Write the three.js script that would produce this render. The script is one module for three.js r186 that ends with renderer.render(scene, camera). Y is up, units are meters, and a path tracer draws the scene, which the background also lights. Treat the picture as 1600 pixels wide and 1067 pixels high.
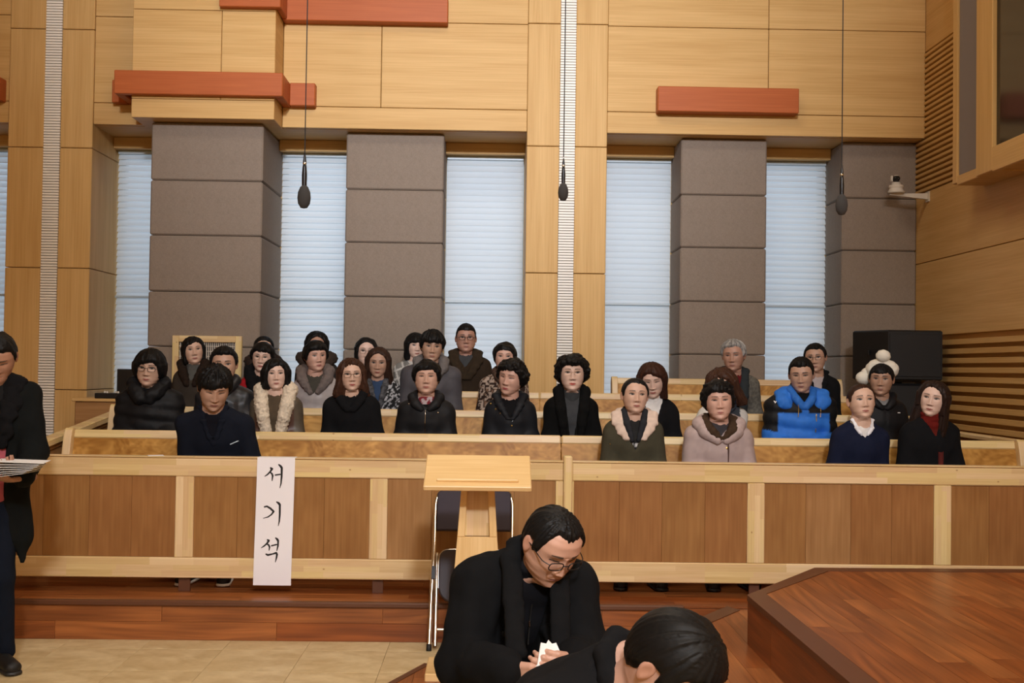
import * as THREE from 'three';
import { mergeGeometries } from 'three/addons/utils/BufferGeometryUtils.js';
import { RectAreaLightUniformsLib } from 'three/addons/lights/RectAreaLightUniformsLib.js';

// ---------------------------------------------------------------- camera, sky, lights, exposure
const scene = new THREE.Scene();
const RAD = Math.PI / 180;
const camera = new THREE.PerspectiveCamera(2 * Math.atan(533.5 / 1800) / RAD, 1600 / 1067, 0.1, 200);
camera.position.set(0, 1.57, 0);
camera.rotation.order = 'YXZ';
camera.rotation.set(1.3 * RAD, -1.0 * RAD, 0.78 * RAD);
scene.background = new THREE.Color().setRGB(0.74, 0.93, 1.15);   // overcast daylight beyond the blinds
scene.backgroundIntensity = 1.0;
RectAreaLightUniformsLib.init();
const renderer = new THREE.WebGLRenderer({ antialias: true });
renderer.toneMapping = THREE.LinearToneMapping;
renderer.toneMappingExposure = 0.9;
renderer.shadowMap.enabled = true;
const CEIL = 6.6;
// recessed ceiling panels of the hall: x, z, width, depth, radiance
const CEILING_PANELS = [
  [0.2, -6.2, 2.4, 1.2, 10],
  [0.2, 0.8, 1.8, 1.2, 19], [2.2, 0.8, 1.8, 1.2, 19],
  [0.2, 3.6, 1.8, 1.2, 19], [2.2, 3.6, 1.8, 1.2, 19],
];
// white floodlights under the ceiling behind the camera: position, aim, candela, half angle in degrees
const SPOTS = [
  [[-0.4, 6.2, 4.2], [-0.3, 6.0, -10.3], 500, 20],
  [[0.8, 6.2, 4.2], [0.2, 1.2, -7.2], 195, 22],
];
const SPOT_COLOR = [0.93, 1.0, 1.13];
const LAMP_COLOR = [1.0, 0.90, 0.77];

// ---------------------------------------------------------------- helpers
let seedState = 12345;
function rnd() { seedState = (seedState * 1664525 + 1013904223) >>> 0; return seedState / 4294967296; }
const rr = (a, b) => a + (b - a) * rnd();
const clamp = (v, a, b) => v < a ? a : v > b ? b : v;
const lerp = (a, b, t) => a + (b - a) * t;
const sstep = (a, b, v) => { const t = clamp((v - a) / (b - a), 0, 1); return t * t * (3 - 2 * t); };
function hash3(x, y, z) { let h = (Math.imul(x, 374761393) + Math.imul(y, 668265263) + Math.imul(z, 1274126177)) | 0; h = Math.imul(h ^ (h >>> 13), 1274126177); h ^= h >>> 16; return (h >>> 0) / 4294967296; }
function noise3(x, y, z) {
  const xi = Math.floor(x), yi = Math.floor(y), zi = Math.floor(z); let fx = x - xi, fy = y - yi, fz = z - zi;
  fx = fx * fx * (3 - 2 * fx); fy = fy * fy * (3 - 2 * fy); fz = fz * fz * (3 - 2 * fz);
  const c = (a, b, d) => hash3(xi + a, yi + b, zi + d);
  return lerp(lerp(lerp(c(0, 0, 0), c(1, 0, 0), fx), lerp(c(0, 1, 0), c(1, 1, 0), fx), fy), lerp(lerp(c(0, 0, 1), c(1, 0, 1), fx), lerp(c(0, 1, 1), c(1, 1, 1), fx), fy), fz) * 2 - 1;
}
function pnoise(x, y, px, py, s) {   // tileable 2D value noise in [-1, 1]
  const xi = Math.floor(x), yi = Math.floor(y); let fx = x - xi, fy = y - yi; fx = fx * fx * (3 - 2 * fx); fy = fy * fy * (3 - 2 * fy);
  const w = (a, p) => ((a % p) + p) % p, c = (a, b) => hash3(w(xi + a, px), w(yi + b, py), s);
  return lerp(lerp(c(0, 0), c(1, 0), fx), lerp(c(0, 1), c(1, 1), fx), fy) * 2 - 1;
}
const taken = {};
function numbered(name) { const n = taken[name] = (taken[name] ?? -1) + 1; return n ? name + '_' + String(n).padStart(3, '0') : name; }
function shade(m) { m.castShadow = true; m.receiveShadow = true; return m; }
function thing(name, label, category, pos = [0, 0, 0], turn = 0, group) {
  const o = new THREE.Group(); o.name = numbered(name); o.position.set(...pos); o.rotation.y = turn;
  o.userData = { label, category }; if (group) o.userData.group = group; scene.add(o); return o;
}
function structure(name, label) { const o = new THREE.Group(); o.name = name; o.userData = { kind: 'structure', label, category: name.split('_')[0] }; scene.add(o); return o; }
function part(parent, name, geo, mat, pos, rot) {
  const m = shade(new THREE.Mesh(geo, mat)); m.name = name;
  if (pos) m.position.set(...pos); if (rot) m.rotation.set(...rot); parent.add(m); return m;
}
function single(name, label, category, geo, mat, pos, rot, group) {
  const m = shade(new THREE.Mesh(geo, mat)); m.name = numbered(name); if (pos) m.position.set(...pos); if (rot) m.rotation.set(...rot);
  m.userData = { label, category }; if (group) m.userData.group = group; scene.add(m); return m;
}
function boxUV(g, vert, ou = 0, ov = 0) {   // uv in metres from the dominant axis of each triangle
  if (g.index) g = g.toNonIndexed();
  const p = g.attributes.position, uv = new Float32Array(p.count * 2), a = new THREE.Vector3(), b = new THREE.Vector3(), c = new THREE.Vector3();
  for (let i = 0; i < p.count; i += 3) {
    a.fromBufferAttribute(p, i); b.fromBufferAttribute(p, i + 1); c.fromBufferAttribute(p, i + 2);
    const n = b.clone().sub(a).cross(c.clone().sub(a)), ax = Math.abs(n.x), ay = Math.abs(n.y), az = Math.abs(n.z);
    [a, b, c].forEach((v, k) => {
      let s, t; if (ax >= ay && ax >= az) { s = v.z; t = v.y; } else if (ay >= az) { s = v.x; t = v.z; } else { s = v.x; t = v.y; }
      if (vert) [s, t] = [t, s];
      uv[(i + k) * 2] = s + ou; uv[(i + k) * 2 + 1] = t + ov;
    });
  }
  g.setAttribute('uv', new THREE.BufferAttribute(uv, 2)); return g;
}
function cbox(w, h, d, c = 0.004, vert = false, ou = rnd() * 3, ov = rnd() * 3) {   // chamfered box
  const X = w / 2, Y = h / 2, Z = d / 2; c = Math.min(c, X * 0.6, Y * 0.6, Z * 0.6);
  const V = [], P = (x, y, z) => [x, y, z], tri = (a, b, q) => V.push(...a, ...b, ...q), quad = (a, b, q, e) => { tri(a, b, q); tri(a, q, e); };
  const x = X - c, y = Y - c, z = Z - c;
  for (const s of [1, -1]) {
    const f = (a, b, q, e) => s > 0 ? quad(a, b, q, e) : quad(e, q, b, a);
    f(P(s * X, -y, z), P(s * X, -y, -z), P(s * X, y, -z), P(s * X, y, z));
    f(P(-x, s * Y, z), P(x, s * Y, z), P(x, s * Y, -z), P(-x, s * Y, -z));
    f(P(-x, -y, s * Z), P(x, -y, s * Z), P(x, y, s * Z), P(-x, y, s * Z));
    for (const t of [1, -1]) {
      const e = (a, b, q, r) => s * t > 0 ? quad(a, b, q, r) : quad(r, q, b, a);
      e(P(s * X, t * y, z), P(s * X, t * y, -z), P(s * x, t * Y, -z), P(s * x, t * Y, z));
      e(P(x, s * Y, t * z), P(-x, s * Y, t * z), P(-x, s * y, t * Z), P(x, s * y, t * Z)); 
      e(P(s * x, -y, t * Z), P(s * X, -y, t * z), P(s * X, y, t * z), P(s * x, y, t * Z));
      for (const u of [1, -1]) { const a = P(s * X, t * y, u * z), b = P(s * x, t * Y, u * z), q = P(s * x, t * y, u * Z); s * t * u > 0 ? tri(a, b, q) : tri(a, q, b); }
    }
  }
  const g = new THREE.BufferGeometry(); g.setAttribute('position', new THREE.BufferAttribute(new Float32Array(V), 3));
  // fix winding so every face points outward
  const p = g.attributes.position.array;
  for (let i = 0; i < p.length; i += 9) {
    const ux = p[i + 3] - p[i], uy = p[i + 4] - p[i + 1], uz = p[i + 5] - p[i + 2], vx = p[i + 6] - p[i], vy = p[i + 7] - p[i + 1], vz = p[i + 8] - p[i + 2];
    const nx = uy * vz - uz * vy, ny = uz * vx - ux * vz, nz = ux * vy - uy * vx;
    if (nx * (p[i] + p[i + 3] + p[i + 6]) + ny * (p[i + 1] + p[i + 4] + p[i + 7]) + nz * (p[i + 2] + p[i + 5] + p[i + 8]) < 0) for (let k = 0; k < 3; k++) { const t = p[i + 3 + k]; p[i + 3 + k] = p[i + 6 + k]; p[i + 6 + k] = t; }
  }
  g.computeVertexNormals(); return boxUV(g, vert, ou, ov);
}
// box given by its limits, as a part
function slab(parent, name, x0, x1, y0, y1, z0, z1, mat, c = 0.004, vert = false) {
  return part(parent, name, cbox(x1 - x0, y1 - y0, Math.abs(z1 - z0), c, vert), mat, [(x0 + x1) / 2, (y0 + y1) / 2, (z0 + z1) / 2]);
}
function extrude(pts, depth, bevel = 0, vert = false) {   // shape in xy, extruded along z from 0 to depth
  const s = new THREE.Shape(pts.map(p => new THREE.Vector2(p[0], p[1])));
  const g = new THREE.ExtrudeGeometry(s, { depth, bevelEnabled: bevel > 0, bevelSize: bevel, bevelThickness: bevel, bevelOffset: -bevel, bevelSegments: 1, curveSegments: 6 });
  return boxUV(g, vert, rnd() * 3, rnd() * 3);
}
function tube(pts, r, seg = 24, rad = 8, closed = false) { return new THREE.TubeGeometry(new THREE.CatmullRomCurve3(pts.map(p => new THREE.Vector3(...p)), closed, 'catmullrom', 0.3), seg, r, rad, closed); }
function lathe(pts, seg = 20) { return new THREE.LatheGeometry(pts.map(p => new THREE.Vector2(p[0], p[1])), seg); }
function at(g, x, y, z, rx = 0, ry = 0, rz = 0) { const m = new THREE.Matrix4().makeRotationFromEuler(new THREE.Euler(rx, ry, rz)); m.setPosition(x, y, z); return g.applyMatrix4(m); }
function merge(list) { return mergeGeometries(list.map(g => { g = g.index ? g.toNonIndexed() : g; for (const k of Object.keys(g.attributes)) if (!['position', 'normal', 'uv'].includes(k)) g.deleteAttribute(k); return g; })); }

// ---------------------------------------------------------------- textures (colour, grain) and materials
function tex(w, h, su, sv, fn, srgb = true) {   // su, sv: size in metres
  const d = new Uint8Array(w * h * 4), o = [0, 0, 0];
  for (let j = 0; j < h; j++) for (let i = 0; i < w; i++) { fn(i / w, j / h, o); const k = (j * w + i) * 4; for (let c = 0; c < 3; c++) d[k + c] = clamp(o[c], 0, 1) * 255; d[k + 3] = 255; }
  const t = new THREE.DataTexture(d, w, h); t.wrapS = t.wrapT = THREE.RepeatWrapping; t.magFilter = THREE.LinearFilter; t.minFilter = THREE.LinearMipmapLinearFilter; t.generateMipmaps = true;
  if (srgb) t.colorSpace = THREE.SRGBColorSpace; t.repeat.set(1 / su, 1 / sv); t.needsUpdate = true; return t;
}
const mixc = (o, a, b, t) => { for (let c = 0; c < 3; c++) o[c] = a[c] + (b[c] - a[c]) * t; };
const T = {
  veneer: tex(512, 512, 1.6, 0.8, (u, v, o) => {
    const l = pnoise(u * 3, v * 170, 3, 170, 1) * 0.45 + pnoise(u * 7, v * 90, 7, 90, 2) * 0.35 + pnoise(u * 2, v * 14, 2, 14, 3) * 0.45;
    mixc(o, [0.775, 0.605, 0.36], [0.87, 0.715, 0.475], 0.5 + 0.42 * l);
  }),
  birch: (() => {
    const rows = 8, cut = []; for (let r = 0; r < rows; r++) { const c = [0]; let x = 0; while ((x += 0.1 + hash3(r, c.length, 5) * 0.13) < 0.94) c.push(x); cut.push(c); }
    return tex(1024, 256, 2.4, 0.26, (u, v, o) => {
      const r = Math.min(rows - 1, Math.floor(v * rows)); let k = 0; while (k + 1 < cut[r].length && cut[r][k + 1] < u) k++;
      const tone = hash3(r, k, 9), red = hash3(r, k, 17), g = pnoise(u * 24, v * 120, 24, 120, 4 + r) * 0.5 + pnoise(u * 10, v * 30, 10, 30, 7) * 0.5;
      mixc(o, [0.81, 0.66, 0.47], [0.94, 0.83, 0.67], clamp(0.25 + tone * 0.55 + g * 0.22, 0, 1)); o[0] *= 1 - 0.02 * red; o[2] *= 1 - 0.12 * red;
      const kn = hash3(r, k, 33); if (kn > 0.95) { const du = (u - cut[r][k] - 0.05) * 2.4, dv = (v - (r + 0.5) / rows) * 0.26, d = Math.hypot(du, dv * 1.4); if (d < 0.008) mixc(o, o.slice(), [0.5, 0.3, 0.15], 0.8 - 0.8 * d / 0.008); }
    });
  })(),
  burl: tex(512, 256, 1.3, 0.65, (u, v, o) => {
    const wx = pnoise(u * 8, v * 4, 8, 4, 11) * 0.7, wy = pnoise(u * 8, v * 4, 8, 4, 12) * 0.7;
    const n = pnoise(u * 26 + wx * 2, v * 16 + wy * 3, 26, 16, 13) * 0.5 + pnoise(u * 60 + wx * 5, v * 40 + wy * 5, 60, 40, 14) * 0.35 + pnoise(u * 6, v * 3, 6, 3, 15) * 0.3;
    mixc(o, [0.60, 0.405, 0.165], [0.80, 0.60, 0.31], 0.5 + 0.8 * n);
  }),
  ply: tex(512, 512, 0.9, 0.9, (u, v, o) => {
    const l = pnoise(u * 4, v * 110, 4, 110, 21) * 0.5 + pnoise(u * 9, v * 40, 9, 40, 22) * 0.4 + pnoise(u * 5, v * 6, 5, 6, 23) * 0.45;
    mixc(o, [0.565, 0.40, 0.235], [0.69, 0.52, 0.335], 0.5 + 0.4 * l);
  }),
  red: tex(512, 512, 1.2, 0.6, (u, v, o) => {
    const w = pnoise(u * 3, v * 4, 3, 4, 31) * 0.5, l = pnoise(u * 5, v * 90 + w * 5, 5, 90, 32) * 0.4 + pnoise(u * 4, v * 22 + w * 4, 4, 22, 33) * 0.6 + pnoise(u * 3, v * 5, 3, 5, 34) * 0.35;
    mixc(o, [0.455, 0.25, 0.115], [0.71, 0.43, 0.22], 0.5 + 0.45 * l);
  }),
  tile: tex(512, 512, 1.35, 1.35, (u, v, o) => {
    const w = pnoise(u * 6, v * 6, 6, 6, 41) * 0.8, n = pnoise(u * 14 + w, v * 14 - w, 14, 14, 42) * 0.5 + pnoise(u * 36 + w * 3, v * 36, 36, 36, 43) * 0.3 + pnoise(u * 90, v * 90, 90, 90, 44) * 0.15;
    mixc(o, [0.73, 0.63, 0.45], [0.88, 0.80, 0.63], 0.5 + 0.6 * n);
  }),
  pale: tex(512, 256, 1.0, 0.5, (u, v, o) => {
    const l = pnoise(u * 3, v * 120, 3, 120, 71) * 0.45 + pnoise(u * 6, v * 40, 6, 40, 72) * 0.35 + pnoise(u * 3, v * 6, 3, 6, 73) * 0.4;
    mixc(o, [0.87, 0.71, 0.46], [0.96, 0.83, 0.61], 0.5 + 0.42 * l);
  }),
  felt: tex(256, 256, 0.3, 0.3, (u, v, o) => {
    const n = pnoise(u * 128, v * 128, 128, 128, 51) * 0.5 + pnoise(u * 60, v * 60, 60, 60, 52) * 0.4 + pnoise(u * 12, v * 12, 12, 12, 53) * 0.2; mixc(o, [0.50, 0.445, 0.39], [0.59, 0.53, 0.475], 0.5 + 0.5 * n);
  }),
  cherry: tex(256, 256, 1.0, 0.4, (u, v, o) => {
    const l = pnoise(u * 3, v * 90, 3, 90, 61) * 0.5 + pnoise(u * 5, v * 20, 5, 20, 62) * 0.4; mixc(o, [0.655, 0.33, 0.155], [0.755, 0.415, 0.22], 0.5 + 0.4 * l);
  }),
};
const M = (o) => new THREE.MeshPhysicalMaterial(o);
const mat = {
  wall: M({ map: T.veneer, roughness: 0.5, specularIntensity: 0.4 }),
  birch: M({ map: T.birch, roughness: 0.42 }),
  burl: M({ map: T.burl, roughness: 0.42, specularIntensity: 0.4 }),
  ply: M({ map: T.ply, roughness: 0.48, specularIntensity: 0.4 }), ply2: M({ map: T.ply, roughness: 0.48, specularIntensity: 0.4, color: 0xf2ead8 }), ply3: M({ map: T.ply, roughness: 0.48, specularIntensity: 0.4, color: 0xf0e2d4 }),
  red: M({ map: T.red, roughness: 0.38 }), red2: M({ map: T.red, roughness: 0.38, color: 0xeadfd8 }), red3: M({ map: T.red, roughness: 0.38, color: 0xe6d2bd }),
  redtrim: M({ color: 0x5d3620, roughness: 0.45 }),
  tile: M({ map: T.tile, roughness: 0.45 }),
  felt: M({ map: T.felt, roughness: 0.95, bumpMap: T.felt, bumpScale: 0.0008 }),
  cherry: M({ map: T.cherry, roughness: 0.45, specularIntensity: 0.4 }),
  plaster: M({ color: 0xd9d2c4, roughness: 0.9 }),
  whiteslat: M({ color: 0xf6f0e4, roughness: 0.5 }),
  recess: M({ color: 0xcbc3b2, roughness: 0.8 }),
  alu: M({ color: 0xc3d0d8, roughness: 0.4 }),
  blind: M({ color: 0xeef2f4, roughness: 1, transmission: 0.5, thickness: 0 }),
  glass: M({ color: 0xffffff, roughness: 0, transmission: 1, thickness: 0 }),
  black: M({ color: 0x0c0c0d, roughness: 0.6 }), blackplastic: M({ color: 0x141416, roughness: 0.35 }),
  foam: M({ color: 0x3c3a38, roughness: 1 }), chrome: M({ color: 0xd9d4c8, roughness: 0.16, metalness: 1 }),
  screen: M({ color: 0x15181b, roughness: 0.12 }), greycloth: M({ color: 0x867d7a, roughness: 0.95 }),
  paper: M({ color: 0xf0eeec, roughness: 0.8 }), offwhite: M({ color: 0xd8cfc0, roughness: 0.5 }),
  vinyl: M({ color: 0x2c2023, roughness: 0.55 }), vinylback: M({ color: 0x2a1f2a, roughness: 0.7 }),
  lightwood: M({ map: T.pale, roughness: 0.4 }),
  diffuser: M({ color: 0xffffff, roughness: 0.9, emissive: 0xfff0d8, emissiveIntensity: 1.0 }),
  iron: M({ color: 0x222222, roughness: 0.5 }),
};
// ---------------------------------------------------------------- the hall: floor, walls, ceiling
const XL = -9, XR = 3.89, ZB = -11.3, ZF = 5.5;
{
  const f = structure('floor', 'tan marbled vinyl tile floor below the choir step');
  slab(f, 'subfloor', XL, XR + 0.2, -0.3, -0.012, ZB, ZF, mat.tile, 0);
  const s = 0.45, g = cbox(s - 0.0016, 0.012, s - 0.0016, 0.001, false, 0, 0);
  const variants = [0, 1, 2].map(k => boxUV(g.clone(), k === 1, k * 0.45, k * 0.9));
  for (let i = -10; i < 4; i++) for (let j = -15; j < -4; j++) part(f, 'tile', variants[(i * 5 + j * 3 + 300) % 3], mat.tile, [i * s + 0.12, -0.006, j * s + 0.13]);
  const out = []; for (const [x0, x1, z0, z1] of [[XL, -10.5 * s + 0.12, ZB, ZF], [3.5 * s + 0.12, XR, ZB, ZF], [-10.5 * s + 0.12, 3.5 * s + 0.12, -4.5 * s + 0.13, ZF]]) out.push(at(cbox(x1 - x0, 0.011, z1 - z0, 0, false, 0, 0), (x0 + x1) / 2, -0.0065, (z0 + z1) / 2));
  part(f, 'plain_floor', merge(out), mat.tile);
  const c = structure('ceiling', 'white plaster ceiling high above the choir'); slab(c, 'ceiling_slab', XL, XR + 0.2, CEIL, CEIL + 0.3, ZB, ZF, mat.plaster, 0);
  const l = structure('wall_left', 'plain wooden wall far to the left'); slab(l, 'wall_slab', XL - 0.2, XL, -0.3, CEIL + 0.3, ZB, ZF, mat.wall, 0);
  const fr = structure('wall_front', 'plain wall behind the camera'); slab(fr, 'wall_slab', XL - 0.2, XR + 0.2, -0.3, CEIL + 0.3, ZF, ZF + 0.2, mat.plaster, 0);
}
// windows between the columns: x limits
const SILL = 0.75, WTOP = 3.585;
const WIN = [[-5.25, -4.33], [-3.585, -3.005], [-2.03, -1.345], [-0.46, 0.29], [1.008, 1.706], [2.491, 3.199]];
const wb = structure('wall_back', 'back wall of pale veneer panels above grey padded columns');
{
  // solid core: above, below and between the windows
  slab(wb, 'wall_core', XL, XR, 3.69, CEIL, -10.36, ZB, mat.wall, 0);
  slab(wb, 'wall_core', XL, XR, -0.3, SILL, -11.05, ZB, mat.wall, 0);
  let x = XL; for (const [a, b] of [...WIN, [XR, XR]]) { if (a - x > 0.01) slab(wb, 'wall_core', x, a, SILL - 0.002, 3.692, -11.05, ZB, mat.wall, 0); x = b; }
  for (const [a, b] of WIN) slab(wb, 'valance', a + 0.001, b - 0.001, 3.585, 3.689, -10.86, -10.94, mat.wall, 0.003);
  for (const [a, b] of WIN) slab(wb, 'lintel_core', a, b, 3.586, 3.691, -11.06, ZB, mat.wall, 0);
  // upper panels, front at z = -10.3
  const panel = (x0, x1, y0, y1, v = false, z = -10.3) => slab(wb, 'panel', x0 + 0.0025, x1 - 0.0025, y0 + 0.0025, y1 - 0.0025, z - 0.055, z, mat.wall, 0.004, v);
  const ys = [3.69, 3.885, 4.66, 5.5, CEIL - 0.003];
  for (let k = 0; k < 4; k++) {
    const bays = [[XL, -6.6, -5.3, -4.33], [-3.585, -3.13], k === 1 ? [-1.905, -1.026, 0.29] : [-1.905, 0.29], k ? [1.008, 2.463, XR] : [1.008, XR]];
    for (const b of bays) for (let i = 0; i + 1 < b.length; i++) panel(b[i], b[i + 1], ys[k], ys[k + 1]);
  }
  // two veneered pillars with a recess for the white slatted strip
  const pillar = (x0, x1, s0, s1, cuts) => {
    const p = new THREE.Group(); p.name = 'pillar'; wb.add(p);
    for (let k = 0; k + 1 < cuts.length; k++) for (const [a, b] of [[x0, s0], [s1, x1]]) slab(p, 'panel', a, b, cuts[k] + 0.003, cuts[k + 1] - 0.003, -10.285, -11.04, mat.wall, 0.005, true);
    slab(p, 'recess', s0, s1, cuts[0], cuts[cuts.length - 1], -10.315, -11.03, mat.recess, 0);
    const g = []; for (let y = cuts[0] + 0.015; y < cuts[cuts.length - 1]; y += 0.0245) g.push(at(new THREE.BoxGeometry(s1 - s0 - 0.004, 0.018, 0.03), (s0 + s1) / 2, y, -10.293));
    const m = part(p, 'white_slats', merge(g), mat.whiteslat); m.userData.kind = 'stuff';
  };
  pillar(-4.33, -3.585, -4.015, -3.868, [0.3, 1.32, 2.40, 3.473, 4.535, 5.6, CEIL - 0.003]);
  pillar(0.29, 1.008, 0.58, 0.722, [0.3, 1.28, 2.42, 3.56, 4.667, 5.6, CEIL - 0.003]);
  // grey padded columns
  const column = (x0, x1, z, cuts) => {
    const p = new THREE.Group(); p.name = 'column'; wb.add(p);
    for (let k = 0; k + 1 < cuts.length; k++) slab(p, 'padded_panel', x0, x1, cuts[k] + 0.0025, cuts[k + 1] - 0.0025, z, -11.05, mat.felt, 0.012);
  };
  const yc = [0.3, 0.74, 1.228, 1.713, 2.195, 2.688, 3.17];
  column(-3.005, -2.03, -10.1, [...yc, 3.678]); column(-1.345, -0.46, -10.45, [...yc, 3.689]); column(1.706, 2.491, -10.45, [...yc, 3.689]); column(3.199, XR - 0.001, -10.5, [...yc, 3.689]);
  column(-6.3, -5.25, -10.3, [...yc, 3.689]);
  // projecting box over the first column
  const bx = new THREE.Group(); bx.name = 'projecting_box'; wb.add(bx);
  for (const [x0, x1, y0, y1] of [[-3.135, -1.905, 3.68, 3.845], [-3.135, -2.37, 3.845, 4.62], [-2.37, -1.905, 3.845, 4.62], [-3.135, -1.905, 4.62, 5.6], [-3.135, -1.905, 5.6, CEIL - 0.003]])
    slab(bx, 'panel', x0 + 0.002, x1 - 0.002, y0 + 0.002, y1 - 0.002, -9.93, -10.36, mat.wall, 0.004);
}
WIN.forEach(([a, b], i) => {
  const w = structure('window_' + (i + 1), 'tall window with aluminium frame behind a white blind');
  const z0 = -11.2, z1 = -11.12;
  slab(w, 'window_frame', a, a + 0.04, SILL, WTOP, z0, z1, mat.alu, 0.003); slab(w, 'window_frame', b - 0.04, b, SILL, WTOP, z0, z1, mat.alu, 0.003);
  slab(w, 'window_frame', a + 0.04, b - 0.04, WTOP - 0.05, WTOP, z0, z1, mat.alu, 0.003); slab(w, 'window_frame', a + 0.04, b - 0.04, SILL, SILL + 0.05, z0, z1, mat.alu, 0.003);
  slab(w, 'transom', a + 0.04, b - 0.04, 2.165, 2.21, z0, z1, mat.alu, 0.003);
  for (const [y0, y1] of [[SILL + 0.05, 2.165], [2.21, WTOP - 0.05]]) part(w, 'pane', new THREE.PlaneGeometry(b - a - 0.08, y1 - y0), mat.glass, [(a + b) / 2, (y0 + y1) / 2, -11.16]);
});
{
  const names = ['at the far left edge behind the standing man', 'between left wooden pillar and widest grey column', 'behind the leftmost hanging microphone', 'just left of the middle wooden pillar', 'just right of the middle wooden pillar', 'nearest the wall camera'];
  WIN.forEach(([a, b], i) => {
    const t = thing('window_blind', 'white horizontal slat blind ' + names[i], 'blind', [(a + b) / 2, SILL, -11.0], 0, 'white blinds in the tall windows');
    const w = b - a - 0.02, slatTilt = (i === 3 || i === 4 ? 76 : 62) * RAD;
    slab(t, 'headrail', -w / 2, w / 2, 2.80, 2.833, -0.03, 0.03, mat.alu, 0.003);
    slab(t, 'bottom_rail', -w / 2, w / 2, 1.432, 1.452, 0.022, 0.042, mat.alu, 0.003);
    const s = new THREE.BufferGeometry(); { const n = 4, P = [], I = []; for (let k = 0; k <= n; k++) { const v = (k / n - 0.5) * 0.068, bow = 0.006 * (1 - 4 * (k / n - 0.5) ** 2); P.push(-w / 2, bow, v, w / 2, bow, v); } for (let k = 0; k < n; k++) { const q = k * 2; I.push(q, q + 2, q + 1, q + 1, q + 2, q + 3); } s.setAttribute('position', new THREE.Float32BufferAttribute(P, 3)); s.setIndex(I); s.computeVertexNormals(); }
    for (let y = 0.02; y < 2.79; y += 0.0575) part(t, 'slat', s, mat.blind, [0, y, 0], [slatTilt, 0, 0]);
  });
}
// ---- right wall
const wr = structure('wall_right', 'right wall of brown veneer with two bands of horizontal slats');
{
  slab(wr, 'wall_core', XR + 0.05, XR + 0.3, -0.3, CEIL, ZB, ZF, mat.wall, 0);
  const panel = (z0, z1, y0, y1) => slab(wr, 'panel', XR, XR + 0.055, y0 + 0.003, y1 - 0.003, z0 + 0.003, z1 - 0.003, mat.wall, 0.004);
  panel(-10.9, -5.6, 1.90, 2.567); panel(-10.9, -5.6, 2.567, 3.205); panel(-10.9, -5.6, 4.475, 5.5); panel(-10.9, -5.6, 5.5, CEIL - 0.003);
  for (const [y0, y1] of [[0, 0.8], [0.8, 1.9], [1.9, 3.205], [3.205, CEIL]]) panel(-5.6, ZF, y0, y1); panel(-10.9, -5.6, 0.0, 0.86); panel(-9.0, -5.6, 3.205, 4.475);
  const slatRow = (y, h, z0, z1) => {
    const g = extrude([[0.05, 0], [-0.008, 0], [-0.014, 0.004], [-0.014, h * 0.55], [-0.008, h * 0.58], [0.05, h * 0.58]], z1 - z0, 0);
    g.translate(0, 0, z0); part(wr, 'slat', g, mat.wall, [XR, y, 0]);
  };
  for (let y = 0.87; y < 1.87; y += 0.0785) slatRow(y, 0.0785, -10.9, -5.6);
  for (let y = 3.21; y < 4.44; y += 0.0487) slatRow(y, 0.0487, -10.9, -9.0);
  slab(wr, 'slat_backing', XR + 0.045, XR + 0.06, 0.86, 1.9, -10.9, -5.6, mat.wall, 0); slab(wr, 'slat_backing', XR + 0.045, XR + 0.06, 3.2, 4.48, -10.9, -9.0, mat.wall, 0);
}
// ---- lamps in the ceiling
CEILING_PANELS.forEach(([x, z, w, d, e], i) => {
  const t = thing('ceiling_light', ['ceiling light panel nearest the back wall', 'front left ceiling light panel above the camera', 'front right ceiling light panel above the camera', 'rear left ceiling light panel behind the camera', 'rear right ceiling light panel behind the camera'][i], 'light', [x, CEIL, z], 0, 'ceiling light panels');
  slab(t, 'frame', -w / 2 - 0.05, w / 2 + 0.05, -0.02, -0.001, -d / 2 - 0.05, d / 2 + 0.05, mat.alu, 0.004);
  part(t, 'diffuser', new THREE.BoxGeometry(w, 0.01, d), mat.diffuser, [0, -0.026, 0]);
  const l = new THREE.RectAreaLight(new THREE.Color().setRGB(...LAMP_COLOR), e, w, d); l.position.set(0, -0.04, 0); l.rotation.x = -Math.PI / 2; t.add(l);
});
SPOTS.forEach(([p, q, e, half], i) => {
  const t = thing('floodlight', ['left floodlight hung under the ceiling behind the camera', 'right floodlight hung under the ceiling behind the camera'][i], 'light', p);
  const d = new THREE.Vector3(...q).sub(new THREE.Vector3(...p)).normalize(), h = new THREE.Group(); h.name = 'lamp_head'; h.quaternion.setFromUnitVectors(new THREE.Vector3(0, 1, 0), d); t.add(h);
  part(h, 'housing', lathe([[0, -0.26], [0.07, -0.25], [0.1, -0.18], [0.13, 0.0], [0.13, 0.02], [0.115, 0.02], [0.09, -0.1], [0, -0.1]], 24), mat.black);
  part(h, 'lens', new THREE.CylinderGeometry(0.112, 0.112, 0.006, 24), mat.diffuser, [0, 0.0, 0]);
  part(t, 'hanger', new THREE.CylinderGeometry(0.012, 0.012, CEIL - p[1] - 0.02, 8), mat.iron, [0, (CEIL - p[1]) / 2 + 0.01, 0.2]);
  const l = new THREE.SpotLight(new THREE.Color().setRGB(...SPOT_COLOR), e, 0, half * RAD, 1, 2); l.position.copy(d).multiplyScalar(0.05); l.target.position.copy(d).multiplyScalar(10); l.castShadow = true; l.shadow.radius = 16; t.add(l, l.target);
});
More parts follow.
